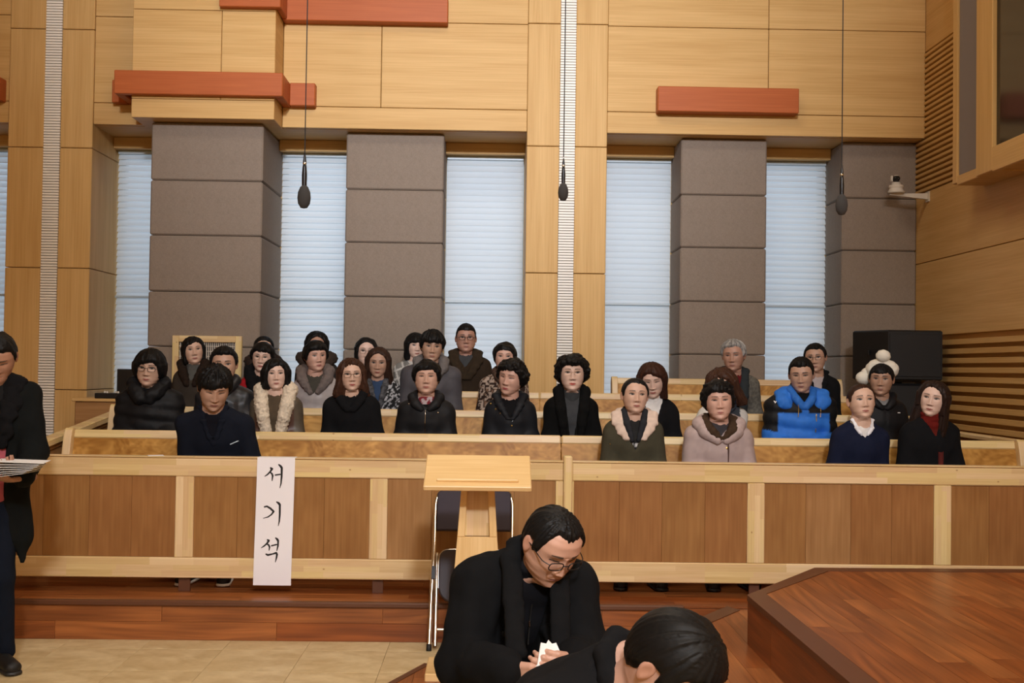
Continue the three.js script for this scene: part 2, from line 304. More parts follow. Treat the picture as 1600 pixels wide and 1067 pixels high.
// ---- cherry coloured beams on the wall
{
  const wrap = (name, label, list) => { const t = thing(name, label, 'beam', [0, 0, 0]); for (const [x0, x1, y0, y1, z0, z1] of list) slab(t, 'board', x0, x1, y0, y1, z0, z1, mat.cherry, 0.006); };
  wrap('wall_beam', 'red-brown wooden beam wrapping round the projecting box above widest grey column', [[-3.262, -1.825, 3.868, 4.07, -9.855, -9.93], [-3.262, -3.19, 3.868, 4.07, -9.931, -10.3], [-1.9, -1.825, 3.868, 4.07, -9.931, -10.3], [-3.392, -3.263, 3.868, 4.07, -10.2, -10.3], [-1.824, -1.6, 3.868, 4.07, -10.2, -10.3]]);
  wrap('wall_beam', 'red-brown stepped wooden beam at the top edge above leftmost microphone', [[-2.38, -1.855, 4.635, 4.85, -9.855, -9.93], [-1.9, -1.855, 4.635, 4.85, -9.931, -10.18], [-1.9, -0.432, 4.625, 4.85, -10.18, -10.3]]);
  wrap('wall_beam', 'short straight red-brown wooden beam on the right upper wall', [[1.445, 2.705, 3.868, 4.09, -10.16, -10.3]]);
  wrap('wall_beam', 'end of a red-brown wooden beam at the far left edge', [[-5.6, -4.36, 3.868, 4.07, -10.16, -10.3]]);
}
// ---- big screen in a wooden surround on the right wall
{
  const t = thing('wall_screen', 'dark screen in a wide wooden surround with grey cloth side panel', 'screen', [XR, 3.05, -7.5]);
  const S = (n, x0, x1, y0, y1, z0, z1, m) => slab(t, n, x0, x1, y0, y1, z0, z1, m, 0.005, n.includes('stile'));
  S('outer_stile', -0.25, 0, 0.02, 3.0, -1.56, -1.47, mat.wall); S('outer_rail', -0.25, 0, 0.0, 0.075, -1.47, 1.8, mat.wall);
  S('cloth_panel', -0.235, -0.005, 0.076, 3.0, -1.469, -1.0, mat.greycloth);
  S('inner_stile', -0.30, -0.005, -0.01, 3.0, -0.999, -0.72, mat.wall); S('inner_rail', -0.30, -0.251, -0.02, 0.16, -0.719, 1.2, mat.wall);
  S('screen_glass', -0.27, -0.01, 0.161, 2.6, -0.718, 1.2, mat.screen); S('inner_stile', -0.30, -0.005, 0.077, 3.0, 1.201, 1.5, mat.wall);
}
// ---- wall camera on its bracket
{
  const t = thing('wall_camera', 'small white pan and tilt camera on a bracket at right wall', 'camera', [3.60, 3.16, -10.22]);
  part(t, 'bracket_arm', merge([at(extrude([[-0.06, 0], [0.29, -0.035], [0.29, 0.02], [-0.06, 0.01]], 0.03, 0), 0, 0, -0.015), at(new THREE.BoxGeometry(0.012, 0.09, 0.08), 0.284, -0.01, 0)]), mat.offwhite);
  part(t, 'camera_base', lathe([[0, 0.012], [0.07, 0.012], [0.075, 0.03], [0.06, 0.05], [0.062, 0.055], [0.055, 0.058], [0.06, 0.062], [0.066, 0.075], [0.06, 0.088], [0.04, 0.092], [0.036, 0.115], [0, 0.118]]), mat.offwhite);
  const h = part(t, 'camera_head', lathe([[0, -0.032], [0.02, -0.028], [0.032, -0.008], [0.034, 0.008], [0.024, 0.026], [0, 0.032]]), mat.blackplastic, [0, 0.145, 0]);
  part(h, 'lens', at(lathe([[0, 0], [0.018, 0], [0.02, 0.022], [0.014, 0.024], [0, 0.02]]), 0, 0, 0.024, Math.PI / 2), mat.screen); part(h, 'head_cap', lathe([[0.022, 0.02], [0.018, 0.032], [0, 0.036]]), mat.offwhite);
  part(h, 'side_arm', new THREE.BoxGeometry(0.012, 0.05, 0.03), mat.offwhite, [-0.042, 0.002, 0]);
}
// ---- platforms
function clipPoly(poly, a, b, c) {   // keep a*x + b*z <= c
  const out = []; for (let i = 0; i < poly.length; i++) { const p = poly[i], q = poly[(i + 1) % poly.length], dp = a * p[0] + b * p[1] - c, dq = a * q[0] + b * q[1] - c; if (dp <= 0) out.push(p); if ((dp < 0) !== (dq < 0) && dp !== dq) { const t = dp / (dp - dq); out.push([p[0] + (q[0] - p[0]) * t, p[1] + (q[1] - p[1]) * t]); } } return out;
}
function plate(poly, y0, y1, vert) { const g = extrude(poly.map(p => [p[0], -p[1]]), y1 - y0, 0); g.rotateX(-Math.PI / 2); g.translate(0, y0, 0); return boxUV(g, vert, rnd() * 3, rnd() * 3); }
const reds = [mat.red, mat.red, mat.red2, mat.red3];
function planks(parent, poly, y, alongZ, w = 0.115, len = 1.2, th = 0.01) {   // laminate planks clipped to a convex outline
  const xs = poly.map(p => p[0]), zs = poly.map(p => p[1]), x0 = Math.min(...xs), x1 = Math.max(...xs), z0 = Math.min(...zs), z1 = Math.max(...zs), g = 0.0007;
  const [a0, a1, b0, b1] = alongZ ? [x0, x1, z0, z1] : [z0, z1, x0, x1];
  for (let a = a0, r = 0; a < a1; a += w, r++) for (let b = b0 - hash3(r, 1, 7) * len; b < b1; b += len) {
    let q = poly; const L = alongZ ? [[1, 0, a + w - g], [-1, 0, -a - g], [0, 1, b + len - g], [0, -1, -b - g]] : [[0, 1, a + w - g], [0, -1, -a - g], [1, 0, b + len - g], [-1, 0, -b - g]];
    for (const c of L) q = clipPoly(q, ...c); if (q.length < 3) continue;
    let area = 0; for (let i = 0; i < q.length; i++) { const e = q[(i + 1) % q.length]; area += q[i][0] * e[1] - e[0] * q[i][1]; } if (Math.abs(area) < 2e-4) continue;
    part(parent, 'plank', plate(q, y - th, y, alongZ), reds[Math.floor(rnd() * 4)]);
  }
}
function riser(parent, ax, az, bx, bz, y0, y1, rows = 2) {   // planks on an upright face from a to b (outside on the left of a->b seen from above)
  const L = Math.hypot(bx - ax, bz - az), ang = -Math.atan2(bz - az, bx - ax), n = Math.ceil(L / 1.25), h = (y1 - y0) / rows;
  for (let r = 0; r < rows; r++) { let s = 0, k = 0; while (s < L - 0.01) { const e = Math.min(L, s + (k || r % 2 === 0 ? 1.25 : 0.6)); const m = (s + e) / 2; part(parent, 'riser_plank', cbox(e - s - 0.001, h - 0.001, 0.012, 0.001), reds[Math.floor(rnd() * 4)], [ax + (bx - ax) * m / L, y0 + h * (r + 0.5), az + (bz - az) * m / L], [0, ang, 0]); s = e; k++; } }
}
const FLOOR = [0, 0.22, 0.35, 0.48, 0.61];
{
  const t = thing('choir_platform', 'stepped brown laminate platform carrying the choir pews', 'platform');
  const zs = [-6.6, -7.93, -8.78, -9.63];
  for (let k = 0; k < 4; k++) slab(t, 'core', -6.2, XR - 0.06, 0, FLOOR[k + 1] - 0.012, zs[k] - 0.012, k < 3 ? zs[k + 1] : -10.05, mat.red, 0);
  planks(t, [[-6.2, -6.6], [1.36, -6.6], [XR - 0.06, -6.6], [XR - 0.06, -7.9], [-6.2, -7.9]], 0.22, false, 0.13, 1.25);
  for (let k = 1; k < 4; k++) part(t, 'tread', plate([[-6.2, zs[k]], [XR - 0.06, zs[k]], [XR - 0.06, k < 3 ? zs[k + 1] : -10.05], [-6.2, k < 3 ? zs[k + 1] : -10.05]], FLOOR[k + 1] - 0.012, FLOOR[k + 1]), mat.red);
  riser(t, -6.2, -6.606, 1.3, -6.606, 0, 0.207);
  slab(t, 'nosing', -6.2, 1.12, 0.195, 0.224, -6.58, -6.625, mat.redtrim, 0.006);
}
{
  const t = thing('stage', 'raised reddish-brown laminate stage with dark edge trim', 'stage');
  const up = [[1.289, -5.706], [1.848, -6.502], [XR - 0.06, -6.54], [XR - 0.06, -1.5], [1.33, -1.5]], lo = [[0.85, -5.84], [1.372, -6.59], [XR - 0.06, -6.59], [XR - 0.06, -1.5], [0.88, -1.5]];
  part(t, 'core', plate(lo.map(([x, z], i) => [x + (i === 0 || i === 4 ? 0.012 : 0), z + (i ? 0 : 0.0)]), 0, 0.209), mat.red);
  part(t, 'core', plate([[1.303, -5.71], [1.853, -6.488], [XR - 0.06, -6.525], [XR - 0.06, -1.5], [1.343, -1.5]], 0.2, 0.449), mat.red);
  planks(t, [[0.94, -5.81], [1.42, -6.5], [1.85, -6.5], [1.85, -3.2], [0.96, -3.2]], 0.22, true);
  planks(t, [[1.384, -5.737], [1.893, -6.412], [XR - 0.06, -6.45], [XR - 0.06, -2.6], [1.42, -2.6]], 0.46, true);
  const trim = (name, a, b, inn, y0, y1) => part(t, name, plate([a, b, inn[1], inn[0]], y0, y1), mat.redtrim);
  trim('edge_trim', [1.279, -5.702], [1.843, -6.512], [[1.383, -5.736], [1.892, -6.413]], 0.433, 0.463);
  trim('edge_trim', [1.843, -6.512], [XR - 0.06, -6.55], [[1.892, -6.413], [XR - 0.06, -6.451]], 0.433, 0.463);
  trim('edge_trim', [1.32, -1.5], [1.279, -5.702], [[1.419, -1.5], [1.383, -5.736]], 0.433, 0.463);
  trim('edge_trim', [0.84, -5.836], [1.366, -6.598], [[0.939, -5.809], [1.42, -6.5]], 0.195, 0.2235);
  trim('edge_trim', [0.87, -1.5], [0.84, -5.836], [[0.965, -1.5], [0.939, -5.809]], 0.195, 0.2235);
  riser(t, 1.289, -5.706, 1.848, -6.502, 0.2, 0.433, 1); riser(t, 1.33, -1.5, 1.289, -5.706, 0.2, 0.433, 1); riser(t, 0.88, -1.5, 0.85, -5.84, 0, 0.195, 1); riser(t, 0.85, -5.84, 1.372, -6.59, 0, 0.195, 1);
}
{
  const t = thing('floor_inlay', 'low wood-laminate border on the tan floor by the lectern foot', 'border');
  planks(t, [[-0.30, -6.06], [0.55, -6.06], [0.55, -4.2], [-1.06, -4.2]], 0.014, true, 0.115, 1.2, 0.0135);
  part(t, 'edge_trim', plate([[-0.33, -6.08], [-0.30, -6.06], [-1.06, -4.2], [-1.10, -4.2]], 0.0005, 0.017), mat.redtrim);
}
// ---- front parapet of the choir (two lengths)
function parapet(x0, x1, stiles, label, post) {
  const t = thing('choir_parapet', label, 'parapet', [0, 0, 0], 0, 'front parapets of the choir');
  slab(t, 'top_rail', x0, x1, 0.902, 1.012, -6.85, -6.90, mat.birch, 0.006); slab(t, 'bottom_rail', x0, x1, 0.305, 0.425, -6.85, -6.90, mat.birch, 0.005);
  slab(t, 'cap', x0, x1, 1.0125, 1.0185, -6.842, -6.93, mat.birch, 0.002);
  const xs = []; for (const [a, b] of stiles) { slab(t, 'stile', a, b, 0.426, 0.901, -6.852, -6.898, mat.birch, 0.004, true); xs.push([a, b]); }
  for (let i = 0; i + 1 < xs.length; i++) { const a = xs[i][1], b = xs[i + 1][0], n = Math.max(1, Math.round((b - a) / 0.262)), m = [mat.ply, mat.ply2, mat.ply3]; let x = a; for (let k = 0; k < n; k++) { const e = k === n - 1 ? b : a + (b - a) * (k + 1) / n + rr(-0.012, 0.012); slab(t, 'plank', x + 0.0004, e - 0.0004, 0.426, 0.901, -6.862 - rnd() * 0.001, -6.888, m[Math.floor(rnd() * 3)], 0.0015, true); x = e; } }
  for (const [a, b] of stiles) slab(t, 'foot', a + 0.02, b - 0.02, 0.22, 0.304, -6.885, -6.90, mat.redtrim, 0.002);
  if (post) slab(t, 'post', post[0], post[1], 0.22, 1.05, -6.825, -6.915, mat.birch, 0.006, true);
}
parapet(-4.3, 0.4365, [[-4.3, -4.2], [-2.99, -2.88], [-1.856, -1.747], [-0.711, -0.605], [0.39, 0.4365]], 'left birch parapet carrying the white name banner');
parapet(0.4885, 3.82, [[0.4885, 0.50], [1.535, 1.638], [2.654, 2.758], [3.72, 3.82]], 'right birch parapet behind the raised stage', [0.437, 0.488]);
{
  const c = document.createElement('canvas'); c.width = 256; c.height = 848; const g = c.getContext('2d'); g.fillStyle = '#f1eef2'; g.fillRect(0, 0, 256, 848); g.fillStyle = '#1d1a1c';
  const sx = 256 / 277, sy = 848 / 910;
  const brush = (...pts) => { for (let i = 0; i + 1 < pts.length; i++) { const a = pts[i], b = pts[i + 1]; for (let k = 0; k <= 40; k++) { const t = k / 40; g.beginPath(); g.arc((a[0] + (b[0] - a[0]) * t - 48) * sx, (a[1] + (b[1] - a[1]) * t - 86) * sy, Math.max(0.8, (a[2] + (b[2] - a[2]) * t) * 0.9), 0, 7); g.fill(); } } };
  brush([148, 160, 6], [158, 166, 8], [146, 186, 6], [125, 208, 5], [106, 220, 2]); brush([144, 190, 4], [158, 200, 6], [164, 215, 7], [161, 250, 3]);
  brush([184, 210, 5], [218, 205, 5]); brush([206, 135, 4], [220, 146, 8], [229, 158, 8], [230, 220, 7], [227, 270, 5], [220, 302, 2]);
  brush([112, 438, 5], [130, 434, 6], [155, 448, 7], [180, 470, 7], [165, 492, 5], [140, 510, 4], [106, 519, 2]); brush([200, 402, 4], [214, 410, 8], [224, 422, 8], [226, 490, 7], [224, 540, 5], [218, 572, 2]);
  brush([143, 672, 5], [152, 678, 8], [140, 698, 6], [120, 716, 5], [99, 730, 2]); brush([138, 700, 4], [152, 708, 6], [160, 722, 6], [157, 746, 3]);
  brush([174, 714, 5], [210, 705, 5]); brush([202, 658, 4], [214, 668, 8], [221, 678, 7], [221, 715, 6], [214, 748, 3]);
  brush([136, 774, 5], [150, 780, 7], [185, 772, 5], [210, 764, 7], [216, 775, 7], [213, 800, 6], [206, 830, 2]);
  const tx = new THREE.CanvasTexture(c); tx.colorSpace = THREE.SRGBColorSpace;
  const t = thing('name_banner', 'long white paper banner with black brush lettering on left parapet', 'banner', [-1.268, 0.27, -6.836]);
  const n = 24, P = [], U = [], I = []; for (let k = 0; k <= n; k++) { const v = k / n, y = v * 0.75, z = 0.002 + 0.003 * Math.sin(v * 7) * (1 - v), hw = 0.111 + 0.0 * v, sk = (v - 0.5) * 0.012; for (const [s, u] of [[-1, 0], [1, 1]]) { P.push(s * hw + sk, y, z); U.push(u, v); } } for (let k = 0; k < n; k++) { const q = 2 * k; I.push(q, q + 1, q + 2, q + 1, q + 3, q + 2); }
  const s = new THREE.BufferGeometry(); s.setAttribute('position', new THREE.Float32BufferAttribute(P, 3)); s.setAttribute('uv', new THREE.Float32BufferAttribute(U, 2)); s.setIndex(I); s.computeVertexNormals();
  part(t, 'sheet', s, M({ map: tx, roughness: 0.8 }));
  slab(t, 'folded_top', -0.105, 0.117, 0.7495, 0.751, 0.001, -0.075, mat.paper, 0);
}
// ---- pews: backrest, cap rail, seat, ends
function pew(x0, x1, zTop, floor, top, label, ends = [1, 1]) {
  const h = top - floor, t = thing('pew', label, 'pew', [0, floor, zTop], 0, 'wooden choir pews'), tilt = Math.atan2(0.11, h - 0.42);
  const a0 = ends[0] ? 0.05 : 0, a1 = ends[1] ? 0.05 : 0, L = x1 - x0 - a0 - a1 + 0.1, mid = (x0 + a0 + x1 - a1) / 2, len = Math.hypot(0.11, h - 0.42);
  const b = part(t, 'backrest', cbox(L - 0.1, len - 0.06, 0.028, 0.003), mat.burl, [mid, 0.42 + (h - 0.42) / 2 - 0.025, 0.058], [-tilt, 0, 0]);
  part(t, 'top_rail', cbox(L - 0.1, 0.06, 0.042, 0.009), mat.birch, [mid, h - 0.03, 0.004], [-tilt, 0, 0]);
  part(t, 'seat', cbox(L - 0.1, 0.035, 0.42, 0.008), mat.birch, [mid, 0.405, 0.305], [0.03, 0, 0]);
  part(t, 'seat_apron', cbox(L - 0.1, 0.09, 0.02, 0.004), mat.birch, [mid, 0.34, 0.47]);
  part(t, 'lower_panel', cbox(L - 0.1, 0.36, 0.018, 0.003), mat.ply, [mid, 0.2, 0.11]);
  const sh = new THREE.Shape(); sh.moveTo(0.5, 0); sh.lineTo(0.5, 0.40); sh.quadraticCurveTo(0.5, 0.47, 0.42, 0.48); sh.quadraticCurveTo(0.16, 0.50, 0.10, h - 0.12); sh.quadraticCurveTo(0.075, h + 0.012, 0.035, h + 0.014); sh.quadraticCurveTo(-0.045, h + 0.012, -0.035, h - 0.08); sh.quadraticCurveTo(-0.01, h - 0.3, 0.03, 0.4); sh.lineTo(0.03, 0); sh.closePath();
  const g = new THREE.ExtrudeGeometry(sh, { depth: 0.042, bevelEnabled: true, bevelSize: 0.006, bevelThickness: 0.006, bevelOffset: -0.006, bevelSegments: 2, curveSegments: 10 });
  g.rotateY(-Math.PI / 2);   // shape x -> +z
  const e = boxUV(g, true);
  if (ends[0]) part(t, 'end_panel', e, mat.birch, [x0 + 0.05, 0, 0]); if (ends[1]) part(t, 'end_panel', e, mat.birch, [x1 - 0.005, 0, 0]);
  return t;
}
const PZ = [-7.85, -8.7, -9.55, -10.36], PT = [1.112, 1.243, 1.367, 1.49];
pew(-2.86, 0.478, PZ[0], FLOOR[1], PT[0], 'left front-row pew directly behind the parapet', [1, 0]); pew(0.482, 3.64, PZ[0], FLOOR[1], PT[0], 'right front-row pew directly behind the parapet', [0, 1]);
pew(-2.84, 0.43, PZ[1], FLOOR[2], PT[1], 'left second-row pew behind the glasses woman in black coat', [1, 0]); pew(0.434, 3.3, PZ[1], FLOOR[2], PT[1], 'right second-row pew behind the blue puffer jacket', [0, 1]);
pew(-2.62, 0.40, PZ[2], FLOOR[3], PT[2], 'left third-row pew behind the leopard coat', [1, 0]); pew(0.404, 3.3, PZ[2], FLOOR[3], PT[2], 'right third-row pew behind the grey-haired man', [0, 1]);
pew(-1.98, -0.02, PZ[3], FLOOR[4], 1.40, 'left back-row pew hidden by the people in it'); pew(1.075, 3.15, PZ[3], FLOOR[4], PT[3], 'empty right back-row pew under the windows');
// ---- sloping side rail at the left end of the choir
{
  const t = thing('side_rail', 'sloping wooden side rail at left end of the pews', 'rail', [-2.96, 0, 0]);
  const g = extrude([[7.0, 0.221], [7.93, 0.221], [7.93, 0.351], [8.78, 0.351], [8.78, 0.481], [9.62, 0.481], [9.62, 1.17], [7.0, 0.93]], 0.04, 0); g.rotateY(Math.PI / 2); g.translate(-0.02, 0, 0); part(t, 'side_panel', boxUV(g, false), mat.ply);
  part(t, 'cap', cbox(0.09, 0.05, 2.66, 0.008), mat.birch, [0, 1.083, -8.31], [0.0915, 0, 0]); part(t, 'moulding', cbox(0.06, 0.03, 2.64, 0.005), mat.ply2, [0, 1.043, -8.31], [0.0915, 0, 0]);
}
{
  const t = thing('side_rail', 'low wooden side rail at right end of the pews', 'rail', [3.72, 0, 0]);
  part(t, 'side_panel', cbox(0.04, 0.58, 1.98, 0.004), mat.ply, [0, 0.775, -8.6]); part(t, 'cap', cbox(0.08, 0.04, 2.24, 0.008), mat.birch, [0, 1.09, -8.6]);
}
// ---- equipment at the left
{
  const t = thing('equipment_cabinet', 'small wooden cabinet behind the sloping side rail', 'cabinet', [-3.2, 0.6105, -9.85]);
  part(t, 'body', cbox(0.52, 0.63, 0.4, 0.006), mat.ply, [0, 0.315, 0]); part(t, 'top', cbox(0.56, 0.025, 0.44, 0.005), mat.wall, [0, 0.643, 0]);
  const m = thing('mixer', 'flat black audio mixer on the small cabinet', 'mixer', [-3.12, 1.266, -9.75]);
  part(m, 'case', cbox(0.36, 0.045, 0.2, 0.006), mat.blackplastic, [0, 0.0235, 0]); for (let k = 0; k < 7; k++) part(m, 'knob', lathe([[0, 0.016], [0.008, 0.014], [0.01, 0]], 10), mat.offwhite, [-0.14 + k * 0.046, 0.046, 0.04 * ((k % 2) * 2 - 1)]);
  part(m, 'side_cheek', cbox(0.012, 0.05, 0.2, 0.003), mat.alu, [0.187, 0.026, 0]);
  const s = thing('monitor', 'black monitor panel standing on the small cabinet', 'monitor', [-3.05, 1.266, -9.92]);
  part(s, 'panel', cbox(0.30, 0.235, 0.025, 0.004), mat.black, [0, 0.13, 0]); part(s, 'screen_face', cbox(0.28, 0.21, 0.004, 0.001), mat.screen, [0, 0.132, 0.0135]); part(s, 'stand', cbox(0.14, 0.015, 0.12, 0.003), mat.black, [0, 0.008, 0]);
}
{
  const t = thing('air_grille', 'wood-framed air grille low on the widest grey column', 'grille', [-2.475, 1.28, -10.06]);
  const w = 0.60, h = 0.53;
  slab(t, 'backing', -w / 2 + 0.05, w / 2 - 0.05, 0.05, h - 0.05, -0.034, -0.028, mat.black, 0);
  for (const s of [-1, 1]) slab(t, 'frame', Math.min(s * w / 2, s * (w / 2 - 0.055)), Math.max(s * w / 2, s * (w / 2 - 0.055)), 0, h, -0.036, 0.01, mat.birch, 0.004, true);
  slab(t, 'frame', -w / 2 + 0.055, w / 2 - 0.055, h - 0.055, h, -0.036, 0.008, mat.birch, 0.004); slab(t, 'frame', -w / 2 + 0.055, w / 2 - 0.055, 0, 0.055, -0.036, 0.008, mat.birch, 0.004);
  const g = []; for (let x = -w / 2 + 0.065; x < w / 2 - 0.055; x += 0.0175) g.push(at(new THREE.BoxGeometry(0.006, h - 0.11, 0.016), x, h / 2, -0.02)); for (let y = 0.08; y < h - 0.06; y += 0.045) g.push(at(new THREE.BoxGeometry(w - 0.11, 0.005, 0.01), 0, y, -0.014));
  part(t, 'bars', merge(g), mat.offwhite).userData.kind = 'stuff';
}
// ---- loudspeaker in the right corner
{
  const st = thing('speaker_stand', 'black steel stand under the loudspeaker', 'stand', [3.5, FLOOR[4] + 0.001, -9.85]);
  part(st, 'post', lathe([[0.03, 0.02], [0.03, 0.88], [0.0, 0.88]], 12), mat.iron); for (let k = 0; k < 4; k++) part(st, 'leg', tube([[0, 0.3, 0], [0.1 * Math.cos(k * 1.571 + 0.6), 0.14, 0.1 * Math.sin(k * 1.571 + 0.6)], [0.22 * Math.cos(k * 1.571 + 0.6), 0.012, 0.22 * Math.sin(k * 1.571 + 0.6)]], 0.012, 8, 6), mat.iron); part(st, 'top_plate', cbox(0.3, 0.02, 0.25, 0.003), mat.iron, [0, 0.888, 0]);
  part(st, 'cloth_skirt', cbox(0.34, 0.42, 0.3, 0.02), mat.black, [0.02, 0.66, 0]);
  const t = thing('loudspeaker', 'large black loudspeaker with slanted side in the right corner', 'speaker', [3.5, 1.52, -9.85]);
  const g = extrude([[-0.34, 0.18], [-0.16, -0.2], [0.30, -0.2], [0.30, 0.18], [-0.05, 0.30], [-0.22, 0.30]].map(p => [p[0], p[1]]), 0.40, 0.012);
  g.rotateX(Math.PI / 2); g.translate(0, 0.40, 0); g.scale(1, 1, -1); const q = g.toNonIndexed ? g : g;
  { const p = q.attributes.position.array; for (let i = 0; i < p.length; i += 9) for (let k = 0; k < 3; k++) { const a = p[i + 3 + k]; p[i + 3 + k] = p[i + 6 + k]; p[i + 6 + k] = a; } q.computeVertexNormals(); }
  part(t, 'cabinet', q, mat.black); part(t, 'front_grille', cbox(0.44, 0.36, 0.008, 0.003), mat.black, [0.07, 0.20, 0.205]); part(t, 'handle_recess', cbox(0.005, 0.04, 0.1, 0.002), mat.iron, [-0.262, 0.22, 0.02], [0, -0.44, 0]);
}
// ---- hanging microphones
[[-1.071, 2.516, -6.5, 'leftmost hanging microphone in front of the second slat window'], [0.392, 2.568, -6.5, 'hanging microphone in front of the middle wooden pillar'], [1.978, 2.521, -6.5, 'rightmost hanging microphone near the wall camera']].forEach(([x, y, z, label], i) => {
  const t = thing('hanging_microphone', label, 'microphone', [x, y, z], 0, 'microphones hung from the ceiling'), k = [1.05, 0.82, 0.95][i];
  part(t, 'windscreen', lathe([[0, -0.062], [0.018, -0.058], [0.032, -0.035], [0.036, -0.005], [0.033, 0.025], [0.022, 0.052], [0.013, 0.062], [0, 0.064]].map(p => [p[0] * k, p[1] * k]), 20), mat.foam);
  part(t, 'mic_body', lathe([[0.013, 0.05], [0.014, 0.12], [0.011, 0.16], [0.009, 0.175], [0, 0.176]].map(p => [p[0] * k, p[1] * k]), 14), mat.blackplastic);
  part(t, 'connector_ring', lathe([[0.0095, 0.176], [0.0105, 0.18], [0.0095, 0.188], [0, 0.19]].map(p => [p[0] * k, p[1] * k]), 12), mat.chrome);
  part(t, 'strain_relief', lathe([[0.0095, 0.19], [0.0075, 0.21], [0.004, 0.235], [0, 0.236]].map(p => [p[0] * k, p[1] * k]), 12), mat.blackplastic);
  part(t, 'cable', new THREE.CylinderGeometry(0.003, 0.003, CEIL - y - 0.2, 8), mat.black, [0, (CEIL - y + 0.2) / 2, 0]);
});
// ---- lectern
{
  const t = thing('lectern', 'pale wooden lectern with slanted desk and panelled stand', 'lectern', [-0.06, 0, -5.85]);
  const d = new THREE.Group(); d.name = 'desk'; d.position.set(0, 1.045, 0.10); d.rotation.x = 0.40; t.add(d);
  part(d, 'desk_board', cbox(0.525, 0.026, 0.335, 0.004), mat.lightwood, [0, 0, 0]); part(d, 'book_ledge', cbox(0.40, 0.014, 0.014, 0.003), mat.lightwood, [0, 0.02, 0.115]);
  part(d, 'desk_bracket', cbox(0.22, 0.03, 0.2, 0.003), mat.lightwood, [0, -0.03, 0]);
  const zf = 0.055;
  part(t, 'stile', extrude([[-0.082, 0.98], [-0.1, 0.72], [-0.062, 0.72], [-0.05, 0.98]], 0.11, 0.003, true), mat.lightwood, [0, 0, zf - 0.11]);
  part(t, 'stile', extrude([[0.082, 0.98], [0.1, 0.72], [0.062, 0.72], [0.05, 0.98]], 0.11, 0.003, true), mat.lightwood, [0, 0, zf - 0.11]);
  part(t, 'cross_rail', cbox(0.104, 0.025, 0.1, 0.003), mat.lightwood, [0, 0.962, zf - 0.055]);
  part(t, 'inset_panel', extrude([[-0.052, 0.95], [-0.064, 0.72], [0.064, 0.72], [0.052, 0.95]], 0.012, 0, true), mat.birch, [0, 0, zf - 0.05]);
  part(t, 'lower_front', extrude([[-0.1, 0.719], [-0.15, 0.05], [0.15, 0.05], [0.1, 0.719]], 0.022, 0.003, true), mat.lightwood, [0, 0, zf - 0.022]);
  part(t, 'side_board', extrude([[-0.1, 0.719], [-0.15, 0.05], [-0.13, 0.05], [-0.08, 0.719]], 0.12, 0.002, true), mat.lightwood, [0, 0, zf - 0.145]); part(t, 'side_board', extrude([[0.1, 0.719], [0.15, 0.05], [0.13, 0.05], [0.08, 0.719]], 0.12, 0.002, true), mat.lightwood, [0, 0, zf - 0.145]);
  part(t, 'base_board', cbox(0.5, 0.045, 0.34, 0.005), mat.lightwood, [0, 0.0235 + 0.004, -0.06]);
}
// ---- folded chair leaning on the parapet
{
  const t = thing('folding_chair', 'folded chrome chair with dark vinyl pads leaning on the parapet', 'chair', [-0.09, 0.002, -6.40]);
  const lean = -0.385; const R = (g) => at(g, 0, 0, 0, lean, 0, 0);
  const W = 0.222, H = 0.925, r = 0.012;

  part(t, 'back_frame', R(tube([[-W - 0.012, 0.02, 0.0], [-W - 0.008, 0.3, 0], [-W, 0.6, 0], [-W, H - 0.09, 0], [-W + 0.025, H - 0.02, 0], [-W + 0.08, H, 0], [W - 0.08, H, 0], [W - 0.025, H - 0.02, 0], [W, H - 0.09, 0], [W, 0.6, 0], [W + 0.008, 0.3, 0], [W + 0.012, 0.02, 0]], r, 90, 10)), mat.chrome);
  part(t, 'rear_leg', R(tube([[-W + 0.02, 0.03, -0.025], [-W + 0.018, 0.35, -0.025], [-W + 0.015, 0.55, -0.02]], r, 20, 8)), mat.chrome); part(t, 'rear_leg', R(tube([[W - 0.02, 0.03, -0.025], [W - 0.018, 0.35, -0.025], [W - 0.015, 0.55, -0.02]], r, 20, 8)), mat.chrome);
  part(t, 'cross_bar', R(tube([[-W + 0.02, 0.12, -0.025], [0, 0.12, -0.025], [W - 0.02, 0.12, -0.025]], 0.008, 8, 8)), mat.chrome);
  const pad = (pts, z, th) => { const g = extrude(pts, th, 0.006); g.translate(0, 0, z); return R(g); };
  const rrect = (w, y0, y1, c, b = c) => { const o = []; for (const [sx, y, k, a0, cc] of [[1, y0, 1, -90, b], [1, y1, -1, 0, c], [-1, y1, -1, 90, c], [-1, y0, 1, 180, b]]) for (let i = 0; i <= 5; i++) { const a = (a0 + i * 18) * RAD; o.push([sx * (w - cc) + cc * Math.cos(a), y + k * cc + cc * Math.sin(a)]); } return o; };
  part(t, 'backrest', pad(rrect(W - 0.008, 0.675, H - 0.014, 0.03, 0.008), -0.012, 0.024), mat.vinylback);
  part(t, 'seat', pad(rrect(0.19, 0.255, 0.555, 0.05, 0.09), 0.012, 0.035), mat.vinyl);
  part(t, 'seat_frame', R(tube([[-0.192, 0.34, 0.028], [-0.192, 0.50, 0.028], [-0.15, 0.555, 0.028], [0.15, 0.555, 0.028], [0.192, 0.50, 0.028], [0.192, 0.34, 0.028]], 0.008, 40, 8)), mat.chrome);
  for (const s of [-1, 1]) { part(t, 'hinge', R(at(new THREE.BoxGeometry(0.02, 0.07, 0.03), s * (W - 0.0), 0.43, 0.012)), mat.iron); part(t, 'foot_cap', R(at(lathe([[0, 0], [0.015, 0], [0.015, 0.035], [0, 0.036]], 10), s * (W + 0.012), 0.0, 0)), mat.black); }
}
